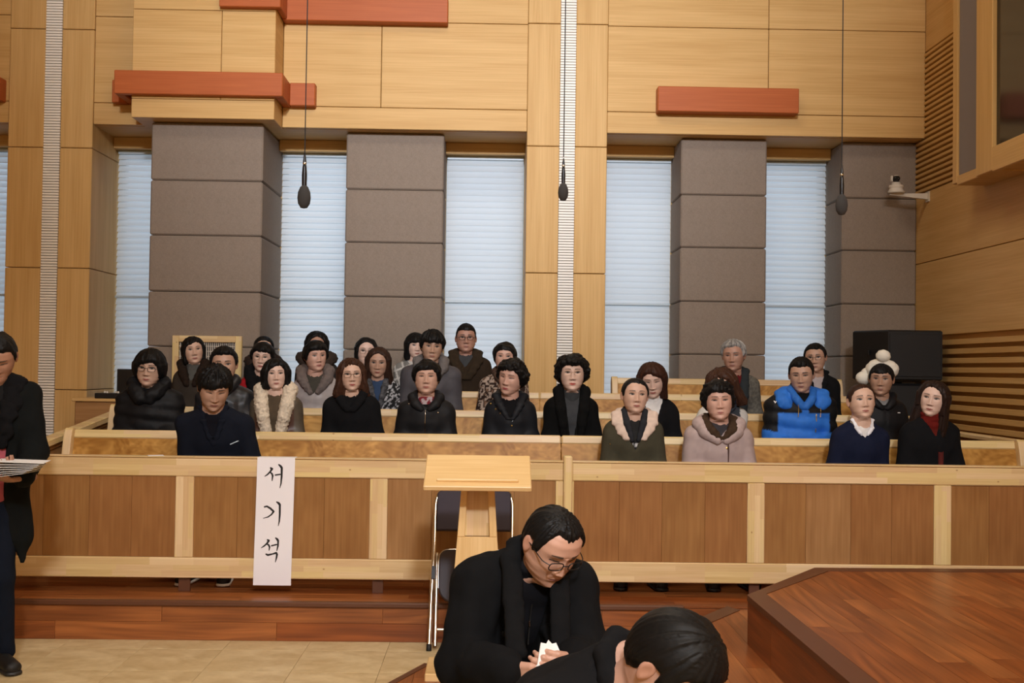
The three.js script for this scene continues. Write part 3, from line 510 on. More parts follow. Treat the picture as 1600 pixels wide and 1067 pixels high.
// ---- small things left on the front pew and stage edge
single('paper_sheet', 'small white paper corner on the rail beside the dark-suited man', 'paper', new THREE.BoxGeometry(0.09, 0.002, 0.06), mat.paper, [-1.985, 1.0205, -6.885], [0, 0.4, 0]);
// ---------------------------------------------------------------- people: distance fields, heads, hair, clothes
function surfaceNet(f, lo, hi, h) {   // naive surface nets of the field f(x,y,z) < 0
  const nx = Math.ceil((hi[0] - lo[0]) / h) + 1, ny = Math.ceil((hi[1] - lo[1]) / h) + 1, nz = Math.ceil((hi[2] - lo[2]) / h) + 1, B = 4;
  const v = new Float32Array(nx * ny * nz), id = (i, j, k) => (k * ny + j) * nx + i;
  for (let K = 0; K < nz; K += B) for (let J = 0; J < ny; J += B) for (let I = 0; I < nx; I += B) {
    const c = f(lo[0] + (I + 1.5) * h, lo[1] + (J + 1.5) * h, lo[2] + (K + 1.5) * h), far = Math.abs(c) > h * 6.5 + 0.02;
    for (let k = K; k < Math.min(K + B, nz); k++) for (let j = J; j < Math.min(J + B, ny); j++) for (let i = I; i < Math.min(I + B, nx); i++) v[id(i, j, k)] = far ? c : f(lo[0] + i * h, lo[1] + j * h, lo[2] + k * h);
  }
  const cell = new Int32Array(nx * ny * nz).fill(-1), P = [], F = [];
  const e = [[0, 1], [2, 3], [4, 5], [6, 7], [0, 2], [1, 3], [4, 6], [5, 7], [0, 4], [1, 5], [2, 6], [3, 7]], g = new Float32Array(8);
  for (let k = 0; k < nz - 1; k++) for (let j = 0; j < ny - 1; j++) for (let i = 0; i < nx - 1; i++) {
    let m = 0; for (let c = 0; c < 8; c++) { g[c] = v[id(i + (c & 1), j + ((c >> 1) & 1), k + (c >> 2))]; if (g[c] < 0) m |= 1 << c; }
    if (m === 0 || m === 255) continue; let x = 0, y = 0, z = 0, n = 0;
    for (const [a, b] of e) if ((g[a] < 0) !== (g[b] < 0)) { const t = g[a] / (g[a] - g[b]); x += (a & 1) + ((b & 1) - (a & 1)) * t; y += ((a >> 1) & 1) + (((b >> 1) & 1) - ((a >> 1) & 1)) * t; z += (a >> 2) + ((b >> 2) - (a >> 2)) * t; n++; }
    cell[id(i, j, k)] = P.length / 3; P.push(lo[0] + (i + x / n) * h, lo[1] + (j + y / n) * h, lo[2] + (k + z / n) * h);
  }
  for (let k = 1; k < nz - 1; k++) for (let j = 1; j < ny - 1; j++) for (let i = 1; i < nx - 1; i++) {
    const s = v[id(i, j, k)] < 0;
    const q = (a, b, c, d, flip) => { if (a < 0 || b < 0 || c < 0 || d < 0) return; flip ? F.push(a, c, b, a, d, c) : F.push(a, b, c, a, c, d); };
    if (s !== (v[id(i + 1, j, k)] < 0)) q(cell[id(i, j - 1, k - 1)], cell[id(i, j, k - 1)], cell[id(i, j, k)], cell[id(i, j - 1, k)], !s);
    if (s !== (v[id(i, j + 1, k)] < 0)) q(cell[id(i - 1, j, k - 1)], cell[id(i - 1, j, k)], cell[id(i, j, k)], cell[id(i, j, k - 1)], !s);
    if (s !== (v[id(i, j, k + 1)] < 0)) q(cell[id(i - 1, j - 1, k)], cell[id(i, j - 1, k)], cell[id(i, j, k)], cell[id(i - 1, j, k)], !s);
  }
  const G = new THREE.BufferGeometry(); G.setAttribute('position', new THREE.Float32BufferAttribute(P, 3)); G.setIndex(F); G.computeVertexNormals(); return G;
}
const smin = (a, b, k) => { const h = Math.max(k - Math.abs(a - b), 0) / k; return Math.min(a, b) - h * h * k * 0.25; };
const smax = (a, b, k) => -smin(-a, -b, k);
// limb: tapered capsule; with w0, w1 a flattened one, wider along the vector right
const limb = (a, b, r0, r1, w0, w1, right) => ({ a, d: [b[0] - a[0], b[1] - a[1], b[2] - a[2]], i: 1 / Math.max(1e-9, (b[0] - a[0]) ** 2 + (b[1] - a[1]) ** 2 + (b[2] - a[2]) ** 2), r0, r1, w0, w1, right });
function field(L, k, x, y, z) {
  let D = 1e3;
  for (const s of L) {
    const px = x - s.a[0], py = y - s.a[1], pz = z - s.a[2], h = clamp((px * s.d[0] + py * s.d[1] + pz * s.d[2]) * s.i, 0, 1);
    const qx = px - h * s.d[0], qy = py - h * s.d[1], qz = pz - h * s.d[2], r = s.r0 + (s.r1 - s.r0) * h; let d;
    if (s.w0 !== undefined) { const w = s.w0 + (s.w1 - s.w0) * h, c = qx * s.right[0] + qy * s.right[1] + qz * s.right[2], o = qx * qx + qy * qy + qz * qz - c * c; d = (Math.sqrt(c * c / (w * w) + o / (r * r)) - 1) * r; }
    else d = Math.sqrt(qx * qx + qy * qy + qz * qz) - r;
    D = D > 1e2 ? d : smin(D, d, k);
  }
  return D;
}
function boundsOf(L, pad) { const lo = [1e9, 1e9, 1e9], hi = [-1e9, -1e9, -1e9]; for (const s of L) for (const t of [0, 1]) for (let c = 0; c < 3; c++) { const p = s.a[c] + s.d[c] * t, r = Math.max(s.r0, s.r1, s.w0 || 0, s.w1 || 0) + pad; lo[c] = Math.min(lo[c], p - r); hi[c] = Math.max(hi[c], p + r); } return [lo, hi]; }
function paint(g, fn) { const p = g.attributes.position, c = new Float32Array(p.count * 3), o = [0, 0, 0]; for (let i = 0; i < p.count; i++) { fn(p.getX(i), p.getY(i), p.getZ(i), o); c.set(o, i * 3); } g.setAttribute('color', new THREE.BufferAttribute(c, 3)); return g; }
const lin = (hex) => { const c = new THREE.Color(hex); return [c.r, c.g, c.b]; };
const vcm = (o) => new THREE.MeshPhysicalMaterial({ vertexColors: true, ...o });
const cloth = { wool: vcm({ roughness: 0.95, specularIntensity: 0.2 }), satin: vcm({ roughness: 0.42, specularIntensity: 0.7 }), nylon: vcm({ roughness: 0.6, specularIntensity: 0.4 }), fur: vcm({ roughness: 1, specularIntensity: 0.2 }), skin: vcm({ roughness: 0.5 }), hair: vcm({ roughness: 0.5, specularIntensity: 0.3 }), leather: vcm({ roughness: 0.45 }) };

function curve(tab, v) { if (v <= tab[0][0]) return tab[0][1]; for (let i = 1; i < tab.length; i++) if (v <= tab[i][0]) { const a = tab[i - 1], b = tab[i], t = (v - a[0]) / (b[0] - a[0]); return a[1] + (b[1] - a[1]) * (t * t * (3 - 2 * t) * 0.6 + t * 0.4); } return tab[tab.length - 1][1]; }
// profile of the head by height: half width, front and back depth (metres, origin at mid head, +z is the face)
const HW = [[-0.2, 0.054], [-0.135, 0.053], [-0.122, 0.047], [-0.114, 0.034], [-0.106, 0.038], [-0.09, 0.0525], [-0.065, 0.065], [-0.03, 0.0735], [0.0, 0.0765], [0.03, 0.0765], [0.06, 0.071], [0.085, 0.056], [0.1, 0.038], [0.109, 0.019], [0.113, 0.001]];
const HB = [[-0.2, 0.062], [-0.1, 0.062], [-0.06, 0.07], [-0.02, 0.092], [0.02, 0.101], [0.06, 0.09], [0.085, 0.07], [0.1, 0.046], [0.109, 0.023], [0.113, 0.001]];
const HFr = [[-0.2, 0.038], [-0.16, 0.036], [-0.135, 0.038], [-0.124, 0.048], [-0.117, 0.064], [-0.112, 0.073], [-0.1, 0.081], [-0.07, 0.083], [-0.03, 0.084], [0.01, 0.086], [0.04, 0.087], [0.065, 0.081], [0.085, 0.067], [0.1, 0.045], [0.109, 0.023], [0.113, 0.001]];
const gs = (x, s) => Math.exp(-(x * x) / (s * s));
function headGeometry(o) {
  const N = o.res ? 150 : o.fine ? 100 : 80, ys = []; const fs = o.res ? 0.0014 : o.fine ? 0.0024 : 0.0031;
  for (let y = 0.113; y > 0.1; y -= 0.0022) ys.push(y); for (let y = 0.1; y > 0.05; y -= 0.005) ys.push(y); for (let y = 0.05; y > -0.125; y -= fs) ys.push(y); for (let y = -0.125; y > -0.2; y -= 0.008) ys.push(y); ys.push(-0.2);
  const P = [], C = [], I = [], skin = o.skin, lip = o.lip, brow = o.brow, white = [0.40, 0.36, 0.34], dark = [0.02, 0.014, 0.01], f = o.face || {};
  const jaw = f.jaw || 1, eyeH = (o.closed ? 0.0006 : (f.eye || 0.0052)), wom = o.woman;
  for (const y of ys) for (let i = 0; i <= N; i++) {
    const s = i / N * 2 - 1, u = Math.PI * Math.sign(s) * Math.pow(Math.abs(s), 1.5), cu = Math.cos(u), su = Math.sin(u);
    const w0 = curve(HW, y) * (y < -0.02 && y > -0.118 ? lerp(1, jaw, sstep(-0.02, -0.05, y)) : 1), wb = y < -0.05 ? lerp(curve(HW, y), 0.056, sstep(-0.05, -0.1, y)) : w0;
    const w = lerp(w0, wb, sstep(0.35, -0.35, cu)); let x = w * Math.sign(su) * Math.pow(Math.abs(su), 0.92), z = cu > 0 ? curve(HFr, y) * Math.pow(cu, 0.86) : curve(HB, y) * cu;
    let cr = skin[0], cg = skin[1], cb = skin[2]; const setc = (c, t) => { cr = lerp(cr, c[0], t); cg = lerp(cg, c[1], t); cb = lerp(cb, c[2], t); };
    if (cu > 0.15 && y < 0.06 && y > -0.125) {
      const q = sstep(0.15, 0.45, cu), ax = Math.abs(x); let d = 0;
      const nt = clamp((0.028 - y) / 0.056, 0, 1), na = y > -0.03 ? lerp(0.003, 0.021, nt * nt * 0.5 + nt * 0.5) : 0.021 * Math.max(0, 1 - ((-0.03 - y) / 0.0125) ** 2);
      if (y < 0.03 && y > -0.043) d += na * gs(x, lerp(0.0085, 0.0125, nt)); d += 0.0075 * gs(ax - 0.0135, 0.006) * gs(y + 0.034, 0.007);
      d -= 0.0085 * gs(ax - 0.031, 0.017) * gs(y - 0.012, 0.0105); d += 0.0042 * gs(ax - 0.031, 0.0125) * gs(y - 0.0105, 0.0062); d += 0.0032 * gs(ax - 0.028, 0.024) * gs(y - 0.034, 0.008);
      d += 0.0045 * gs(ax - 0.043, 0.017) * gs(y + 0.022, 0.018); d -= 0.002 * gs(ax - 0.026, 0.008) * gs(y + 0.048, 0.014);
      d += 0.0055 * gs(x, 0.021) * gs(y + 0.063, 0.011); d -= 0.0026 * gs(x, 0.021) * gs(y + 0.0645, 0.0019); d -= 0.003 * gs(x, 0.02) * gs(y + 0.08, 0.006); d += 0.004 * gs(x, 0.018) * gs(y + 0.101, 0.011);
      z += d * q;
      // colour of brows, eyes and lips
      const bt = (ax - 0.014) / 0.034; if (bt > 0 && bt < 1) { const by = 0.0335 + 0.004 * Math.sin(bt * 2.4) - 0.003 * bt + (f.worry ? 0.004 * (0.5 - bt) : 0), bh = (wom ? 0.0026 : 0.004) * (1 - bt * 0.6); setc(brow, 0.95 * sstep(bh + 0.0015, bh - 0.0005, Math.abs(y - by))); }
      const ex = ax - 0.0315, ey = y - 0.0115 - ex * 0.07; if (Math.abs(ex) < 0.0162) {
        const half = eyeH * Math.sqrt(Math.max(0, 1 - (ex / 0.0155) ** 2)); if (Math.abs(ey) < half) { setc(white, 1); const gx = x > 0 ? ex - (f.gaze || 0) : ex + (f.gaze || 0); if (Math.hypot(gx, ey) < 0.0068) setc(dark, 1); }
        if (Math.abs(ey - half) < 0.0029 && Math.abs(ex) < 0.016) setc(dark, 0.9); else if (Math.abs(ey + half) < 0.001) setc(dark, 0.35);
      }
      const lw = f.mouth || 0.0225, lx = x / lw; if (Math.abs(lx) < 1) { const ly = y + 0.0645 - (f.smile || 0) * lx * lx, up = 0.0052 * (1 - lx * lx) * (1 - 0.25 * gs(x, 0.004)), dn = 0.0085 * (1 - lx * lx); if (ly < up && ly > -dn) setc(lip, 0.95); if (Math.abs(ly) < 0.0013) setc([lip[0] * 0.3, lip[1] * 0.22, lip[2] * 0.22], 0.85); }
      if (gs(ax - 0.007, 0.004) * gs(y + 0.0405, 0.0025) > 0.5) setc([skin[0] * 0.3, skin[1] * 0.18, skin[2] * 0.15], 0.8);
    }
    const v = 0.035 * noise3(x * 60, y * 60, z * 60); P.push(x, y, z); C.push(clamp(cr * (1 + v), 0, 1), clamp(cg * (1 + v), 0, 1), clamp(cb * (1 + v), 0, 1));
  }
  for (let j = 0; j + 1 < ys.length; j++) for (let i = 0; i < N; i++) { const a = j * (N + 1) + i, b = a + N + 1; I.push(a, b, a + 1, a + 1, b, b + 1); }
  const g = new THREE.BufferGeometry(); g.setAttribute('position', new THREE.Float32BufferAttribute(P, 3)); g.setAttribute('color', new THREE.Float32BufferAttribute(C, 3)); g.setIndex(I); g.computeVertexNormals();
  const list = [g]; const ear = (s) => { const e = new THREE.SphereGeometry(1, 14, 12); const p = e.attributes.position; for (let i = 0; i < p.count; i++) { const X = p.getX(i), Y = p.getY(i), Z = p.getZ(i), rim = Math.hypot(Y * 0.9, Z); p.setXYZ(i, s * (X * 0.010 + (X * s > -9 && X > 0 ? -0.007 * gs(rim, 0.5) : 0)), Y * 0.031 * (1 + 0.0 * Z), Z * (0.0175 - 0.005 * (Y < 0 ? -Y : 0))); } e.rotateY(s * -0.35); e.rotateX(-0.15); e.translate(s * 0.0795, 0.0, -0.012); if (s < 0) { const ix = e.index.array; for (let i = 0; i < ix.length; i += 3) { const t = ix[i]; ix[i] = ix[i + 1]; ix[i + 1] = t; } } e.deleteAttribute('uv'); e.computeVertexNormals(); return paint(e, (x, y, z, c) => { c[0] = skin[0] * 0.98; c[1] = skin[1] * 0.9; c[2] = skin[2] * 0.88; }); };
  list.push(ear(1), ear(-1)); return mergeGeometries(list);
}
// hair: tab gives, by angle from the face, the height of the hair line; t thickness, L length below mid head
const HAIR = {
  short: { taper: 0.85, edge: 0.35, t: 0.012, top: 0.014, tab: [[0, 0.068], [35, 0.066], [54, 0.054], [62, 0.03], [68, -0.004], [78, -0.006], [84, 0.024], [100, 0.024], [112, -0.03], [140, -0.075], [180, -0.08]], rough: 0.005 },
  fringe: { t: 0.016, top: 0.016, tab: [[0, 0.040], [30, 0.038], [50, 0.036], [61, 0.012], [67, -0.012], [78, -0.014], [86, 0.014], [102, 0.014], [114, -0.04], [140, -0.08], [180, -0.085]], rough: 0.007 },
  receding: { taper: 0.85, edge: 0.1, t: 0.012, top: 0.012, tab: [[0, 0.070], [18, 0.073], [34, 0.078], [46, 0.068], [57, 0.035], [65, -0.005], [78, -0.005], [85, 0.026], [100, 0.026], [112, -0.03], [140, -0.07], [180, -0.075]], rough: 0.004 },
  bob: { t: 0.020, top: 0.008, L: 0.115, tab: [[0, 0.062], [22, 0.058], [42, 0.045], [54, 0.0], [63, -0.115], [180, -0.115]], rough: 0.006 },
  bangs: { t: 0.018, top: 0.008, L: 0.14, tab: [[0, 0.036], [30, 0.034], [48, 0.025], [57, -0.03], [64, -0.14], [180, -0.14]], rough: 0.005 },
  shoulder: { t: 0.022, top: 0.006, L: 0.17, tab: [[0, 0.066], [20, 0.06], [40, 0.042], [53, -0.005], [61, -0.13], [68, -0.17], [180, -0.17]], rough: 0.008 },
  long: { t: 0.019, top: 0.006, L: 0.27, tab: [[0, 0.066], [20, 0.06], [40, 0.04], [52, 0.0], [59, -0.2], [65, -0.27], [180, -0.27]], rough: 0.006 },
  perm: { t: 0.026, top: 0.012, tab: [[0, 0.06], [28, 0.057], [48, 0.042], [60, 0.008], [70, -0.03], [84, -0.038], [100, -0.05], [125, -0.075], [150, -0.09], [180, -0.09]], rough: 0.014, curl: 1 },
  crop: { t: 0.020, top: 0.012, tab: [[0, 0.055], [28, 0.053], [48, 0.04], [60, 0.01], [68, -0.02], [80, -0.028], [88, -0.01], [104, -0.01], [120, -0.06], [180, -0.08]], rough: 0.008, curl: 0.6 },
  tied: { taper: 0.85, edge: 0.35, t: 0.008, top: 0.005, tab: [[0, 0.074], [22, 0.07], [40, 0.058], [56, 0.028], [66, -0.015], [76, -0.01], [86, 0.022], [100, 0.015], [118, -0.03], [150, -0.08], [180, -0.085]], rough: 0.003, bun: 1 },
};
function hairGeometry(st, o) {
  const h = { ...HAIR[st.style], ...st }, L = h.L || 0, off = (st.seed || 0) * 13.7, sweep = h.sweep || 0, lift = h.lift || 0;
  const f = (x, y, z) => {
    const ex = x / (0.0755 + h.t), yy = y - 0.018, ey = yy / (0.095 + (yy > 0 ? h.top + h.t * 0.4 : h.t)), zz = z + 0.004, ez = zz / (0.098 + (zz > 0 ? h.t * 0.75 : h.t));
    let d = (Math.sqrt(ex * ex + ey * ey + ez * ez) - 1) * 0.085;
    if (L) { const fl = (h.flare || 0) * clamp(-y, 0, 0.2), wx = 0.0765 + h.t * 0.9 + fl, wz = (z > -0.004 ? 0.086 : 0.094) + h.t * 0.7 + fl, c = (Math.sqrt((x / wx) ** 2 + (zz / wz) ** 2) - 1) * 0.08; d = smin(d, Math.max(c, y - 0.03, -L - y), 0.02); if (L > 0.16) d = smax(d, (z - 0.075) * 0.9, 0.02); }
    if (Math.abs(d) < 0.05) {
      const az = Math.atan2(x, z), a = Math.abs(az) / RAD;
      let line = curve(h.tab, a); if (a < 55) line += sweep * x * (1 - a / 70) + (lift && a < 40 ? lift * gs(x - (h.part || 0), 0.02) : 0);
      line += (h.edge ?? 1) * (0.005 * noise3(az * 16 + off, 1.5, off) + 0.003 * noise3(az * 45 + off, 2.5, off));
      const strand = h.curl ? noise3(x * 55 + off, y * 55, z * 55) * 0.55 * h.curl + noise3(x * 28 + off, y * 28, z * 28) * 0.6 : noise3(az * 26 + off + y * 6, y * 9, off) * 0.6 + noise3(az * 9 + off, y * 12, z * 12) * 0.6;
      d += (1 - sstep(0, 0.035, y - line)) * h.t * (h.taper ?? 0.35) * (a < 75 ? 1 : 0.4);
      d = smax(d, (line - y) * 0.75, 0.01) + strand * h.rough * (0.45 + 0.55 * sstep(0, 0.03, y - line));
    }
    if (h.bun) d = smin(d, Math.hypot(x, (y + 0.0) * 1.0, z + 0.118) - 0.03, 0.02);
    return d;
  };
  const ext = 0.04 + h.t, cell = o.res ? 0.0038 : o.fine ? 0.0054 : 0.0064;
  const g = surfaceNet(f, [-0.082 - ext, -Math.max(0.11, L + 0.02), -0.1 - ext - (h.bun ? 0.03 : 0)], [0.082 + ext, 0.125 + ext, 0.09 + ext], cell);
  const c = h.color, g2 = h.color2 || c;
  return paint(g, (x, y, z, q) => { const az = Math.atan2(x, z), n = 1 + 0.35 * noise3(az * 60 + off, y * 14, 3) + 0.15 * noise3(x * 200, y * 60, z * 200), m = h.color2 ? clamp(0.5 + 0.8 * noise3(az * 18, y * 10, 8), 0, 1) : 0; for (let k = 0; k < 3; k++) q[k] = clamp(lerp(c[k], g2[k], m) * n, 0, 1); });
}
function glassesGeometry(thick = 0.0016, round = 0.5) {
  const g = []; for (const s of [-1, 1]) { const pts = []; for (let k = 0; k < 16; k++) { const a = k / 16 * 2 * Math.PI, e = round ? 0.6 : 0.5, c = Math.cos(a), q = Math.sin(a); pts.push([s * 0.0325 + 0.0225 * Math.sign(c) * Math.abs(c) ** e, 0.007 + 0.0155 * Math.sign(q) * Math.abs(q) ** e, 0.099 - 0.006 * (Math.abs(s * 0.0325 + 0.0225 * c) / 0.055) ** 2]); } g.push(tube(pts, thick, 40, 6, true)); g.push(tube([[s * 0.055, 0.012, 0.092], [s * 0.072, 0.012, 0.07], [s * 0.081, 0.012, 0.0], [s * 0.08, 0.006, -0.012]], thick * 0.9, 12, 5)); }
  g.push(tube([[-0.0105, 0.011, 0.0995], [0, 0.0135, 0.102], [0.0105, 0.011, 0.0995]], thick, 8, 6)); return merge(g);
}
const vadd = (a, b, t = 1) => [a[0] + b[0] * t, a[1] + b[1] * t, a[2] + b[2] * t], vsub = (a, b) => [a[0] - b[0], a[1] - b[1], a[2] - b[2]], vnorm = (a) => { const l = Math.hypot(...a) || 1; return [a[0] / l, a[1] / l, a[2] / l]; }, vcross = (a, b) => [a[1] * b[2] - a[2] * b[1], a[2] * b[0] - a[0] * b[2], a[0] * b[1] - a[1] * b[0]];
// hand: wrist, direction of the fingers, palm normal, side of the thumb, curl of the fingers
function handGeometry(wrist, dir, palm, thumbSide, curl, cell, skin, s = 1) {
  const d = vnorm(dir), n0 = vnorm(palm), t = vnorm(vcross(d, n0)).map(v => v * thumbSide), n = vnorm(vcross(t, d)).map(v => v), pn = (n[0] * n0[0] + n[1] * n0[1] + n[2] * n0[2]) < 0 ? n.map(v => -v) : n;
  const pt = (a, b, c) => vadd(vadd(vadd(wrist, d, a * s), t, b * s), pn, c * s), L = [];
  L.push(limb(pt(-0.05, 0, 0), pt(0.01, 0, 0), 0.024 * s, 0.022 * s));
  [[0.027, 0.085, 0.072], [0.009, 0.09, 0.08], [-0.009, 0.086, 0.074], [-0.026, 0.077, 0.058]].forEach(([b, k, len], i) => {
    L.push(limb(pt(0.005, b * 0.55, 0), pt(k, b, 0), 0.015 * s, 0.0125 * s)); let p = pt(k, b, 0), a = curl * 0.55 + i * 0.06; const seg = [0.45, 0.3, 0.25];
    for (let q = 0; q < 3; q++) { const v = vadd(d.map(e => e * Math.cos(a)), pn, Math.sin(a)), e = vadd(p, v, len * seg[q] * s); L.push({ ...limb(p, e, (0.0095 - q * 0.001) * s, (0.0088 - q * 0.001) * s) }); p = e; a += curl * (0.9 - q * 0.15); }
  });
  let p = pt(0.022, 0.022, 0.004); const v1 = vnorm(vadd(vadd(d.map(e => e * 0.75), t, 0.62), pn, 0.35)), e1 = vadd(p, v1, 0.042 * s); L.push(limb(p, e1, 0.0145 * s, 0.0115 * s)); const v2 = vnorm(vadd(vadd(d.map(e => e * 0.9), t, 0.1), pn, 0.45)), e2 = vadd(e1, v2, 0.032 * s); L.push(limb(e1, e2, 0.0108 * s, 0.0088 * s));
  const [lo, hi] = boundsOf(L, 0.012); return paint(surfaceNet((x, y, z) => field(L, 0.006, x, y, z), lo, hi, cell), (x, y, z, c) => { const k = 1 + 0.06 * noise3(x * 70, y * 70, z * 70); c[0] = skin[0] * k; c[1] = skin[1] * k; c[2] = skin[2] * k; });
}
const SHOE = (() => { const L = [limb([0, 0.05, -0.05], [0, 0.032, 0.13], 0.042, 0.034, 0.042, 0.043, [1, 0, 0]), limb([0, 0.06, -0.05], [0, 0.09, -0.05], 0.042, 0.04)]; return surfaceNet((x, y, z) => smax(smax(field(L, 0.03, x, y, z), -y, 0.006), y - 0.1, 0.006), [-0.07, -0.02, -0.13], [0.07, 0.13, 0.21], 0.012); })();
const SOLE = (() => { const L = [limb([0, 0.0, -0.05], [0, 0.0, 0.13], 0.047, 0.039, 0.047, 0.047, [1, 0, 0])]; return surfaceNet((x, y, z) => Math.max(field(L, 0.03, x, y, z), y - 0.018, -y), [-0.07, -0.02, -0.13], [0.07, 0.04, 0.21], 0.011); })();

let personCount = 0;
/* person: o.base [x, floor y, z] and o.turn place the figure; o.j holds its joints in its own frame; o.head = {yaw, pitch, roll, s} */
function person(o) {
  const root = thing('person', o.label, 'person', o.base, o.turn || 0, o.group), j = o.j, fine = o.fine, seed = personCount++;
  const cell = o.cell || (fine ? 0.0142 : 0.0165);
  // ---- head
  const hg = new THREE.Euler(o.head.pitch || 0, o.head.yaw || 0, o.head.roll || 0, 'YXZ'), hm = new THREE.Matrix4().compose(new THREE.Vector3(...j.head), new THREE.Quaternion().setFromEuler(hg), new THREE.Vector3(o.head.s * (o.head.wide ?? 1.08), o.head.s, o.head.s * 1.03));
  const skin = o.skin || [0.50, 0.30, 0.205], woman = o.woman;
  const HO = { skin, lip: o.lip || (woman ? [0.40, 0.12, 0.10] : [0.36, 0.15, 0.12]), brow: o.brow || [0.05, 0.035, 0.028], woman, fine, res: o.res, face: o.face, closed: o.closed };
  const bodyParts = [headGeometry(HO).applyMatrix4(hm)];
  const right = vnorm(vsub(j.shR, j.shL)), up = vnorm(vsub(j.neck, j.hip)), fwd = vnorm(vcross(right, up));
  const hw = o.girth || 0.165, dp = o.depth || 0.115;
  const T0 = (g) => [limb(j.hip, j.waist, dp + g, dp - 0.005 + g, hw + g, hw - 0.012 + g, right), limb(j.waist, j.chest, dp - 0.005 + g, dp + g, hw - 0.012 + g, hw + 0.005 + g, right), limb(j.chest, vadd(j.neck, up, -0.065), dp + g, 0.075 + g, hw + 0.005 + g, hw * 0.72 + g, right), limb(vadd(j.neck, up, -0.042), j.shL, 0.05 + g, 0.047 + g), limb(vadd(j.neck, up, -0.042), j.shR, 0.05 + g, 0.047 + g)];
  const arms = (g, d = 0) => [[j.shL, j.elL, j.wrL], [j.shR, j.elR, j.wrR]].flatMap(([a, b, c]) => [limb(a, b, 0.05 + g, 0.043 + g), limb(b, vadd(c, vsub(b, c), d), 0.043 + g, 0.034 + g)]);
  const legs = (g) => [limb(vadd(j.hip, right, -0.03), vadd(j.hip, right, 0.03), 0.1 + g, 0.1 + g), limb(vadd(j.hip, right, -0.085), j.knL, 0.08 + g, 0.058 + g), limb(j.knL, j.anL, 0.056 + g, 0.042 + g), limb(vadd(j.hip, right, 0.085), j.knR, 0.08 + g, 0.058 + g), limb(j.knR, j.anR, 0.056 + g, 0.042 + g)];
  // ---- body under the clothes, neck and hands
  { const L = [...T0(-0.02), ...arms(-0.012), ...legs(-0.02), limb(vadd(j.neck, up, -0.05), vadd(j.head, up, -0.05 * o.head.s), 0.05, 0.048)], [lo, hi] = boundsOf(L, 0.03); bodyParts.push(paint(surfaceNet((x, y, z) => field(L, 0.04, x, y, z), lo, hi, 0.026), (x, y, z, c) => { c[0] = skin[0]; c[1] = skin[1]; c[2] = skin[2]; })); }
  { const L = [limb(vadd(j.neck, up, -0.09), j.neck, 0.075, 0.062), limb(j.neck, vadd(vadd(j.head, up, -0.09 * o.head.s), fwd, -0.012), 0.058, 0.05)], [lo, hi] = boundsOf(L, 0.02); bodyParts.push(paint(surfaceNet((x, y, z) => field(L, 0.03, x, y, z), lo, hi, 0.01), (x, y, z, c) => { c[0] = skin[0]; c[1] = skin[1]; c[2] = skin[2]; })); }
  for (const h of o.hands || [{ w: j.wrL, d: [0.55, -0.25, 0.6], p: [0.2, -0.9, 0.1], t: 1, c: 0.35 }, { w: j.wrR, d: [-0.55, -0.25, 0.6], p: [-0.2, -0.9, 0.1], t: -1, c: 0.35 }]) bodyParts.push(handGeometry(h.w, h.d, h.p, h.t, h.c, o.res ? 0.0032 : 0.0085, skin, o.handScale || 1));
  for (const b of bodyParts) if (b.attributes.uv) b.deleteAttribute('uv');
  const body = part(root, 'body', mergeGeometries(bodyParts), cloth.skin);
  // ---- hair, glasses
  if (o.hair) part(root, 'hair', hairGeometry({ seed, color: [0.0075, 0.0068, 0.0065], ...o.hair }, { fine, res: o.res }).applyMatrix4(hm), cloth.hair);
  if (o.glasses) part(root, 'glasses', glassesGeometry(o.glasses.r || 0.0016).applyMatrix4(hm), o.glasses.mat || mat.blackplastic);
  // ---- coat
  const c = o.coat, V = c.V ?? 0.16, vw = c.vw ?? 0.07, g0 = c.g ?? 0.016, A = c.amp ?? 0.005, S = c.sd ?? seed * 7.3;
  const ch = (x, y, z) => { const p = [x - j.neck[0], y - j.neck[1], z - j.neck[2]]; return [p[0] * right[0] + p[1] * right[1] + p[2] * right[2], p[0] * up[0] + p[1] * up[1] + p[2] * up[2], p[0] * fwd[0] + p[1] * fwd[1] + p[2] * fwd[2]]; };
  const LT = [...T0(g0), ...arms(g0, 0.06)]; if (c.hem !== 0) LT.push(limb(vadd(j.hip, right, -0.07), lerpv(vadd(j.hip, right, -0.085), j.knL, c.hem ?? 0.35), 0.09 + g0, 0.085 + g0), limb(vadd(j.hip, right, 0.07), lerpv(vadd(j.hip, right, 0.085), j.knR, c.hem ?? 0.35), 0.09 + g0, 0.085 + g0));
  if (c.extra) LT.push(...c.extra);
  const raw = (x, y, z) => field(LT, 0.035, x, y, z);
  const coatF = (x, y, z) => {
    let d = raw(x, y, z); if (Math.abs(d) > 0.07) return d;
    if (c.quilt) d -= c.quilt * (Math.abs(Math.sin((y + x * 0.12 + S) * Math.PI / (c.pitch || 0.085))) - 0.5);
    d += A * (noise3(x * 13 + S, y * 9, z * 13) + 0.55 * noise3(x * 30 + S, y * 19, z * 30));
    const q = ch(x, y, z);
    if (V > 0 && q[2] > -0.03) { const t = c.straight ? 1 : clamp((q[1] + V) / V, -1, 1.4), w = vw * t; d = smax(d, Math.min((w - Math.abs(q[0] - (c.voff || 0))) * 0.9, (q[1] + V) * 0.8), 0.006); }
    if (c.front && q[2] > 0) d += 0.006 * gs(q[0] - 0.005, 0.004);   // closing line of the front
    d = smax(d, 0.055 * 1 - Math.hypot(q[0], q[2] * 1.0) - (q[1] < -0.03 ? 0.08 : 0), 0.01);
    return d;
  };
  const [lo, hi] = boundsOf(LT, 0.03), cc = c.color, pat = c.pattern;
  const coatGeo = surfaceNet(coatF, lo, hi, c.cell || cell);
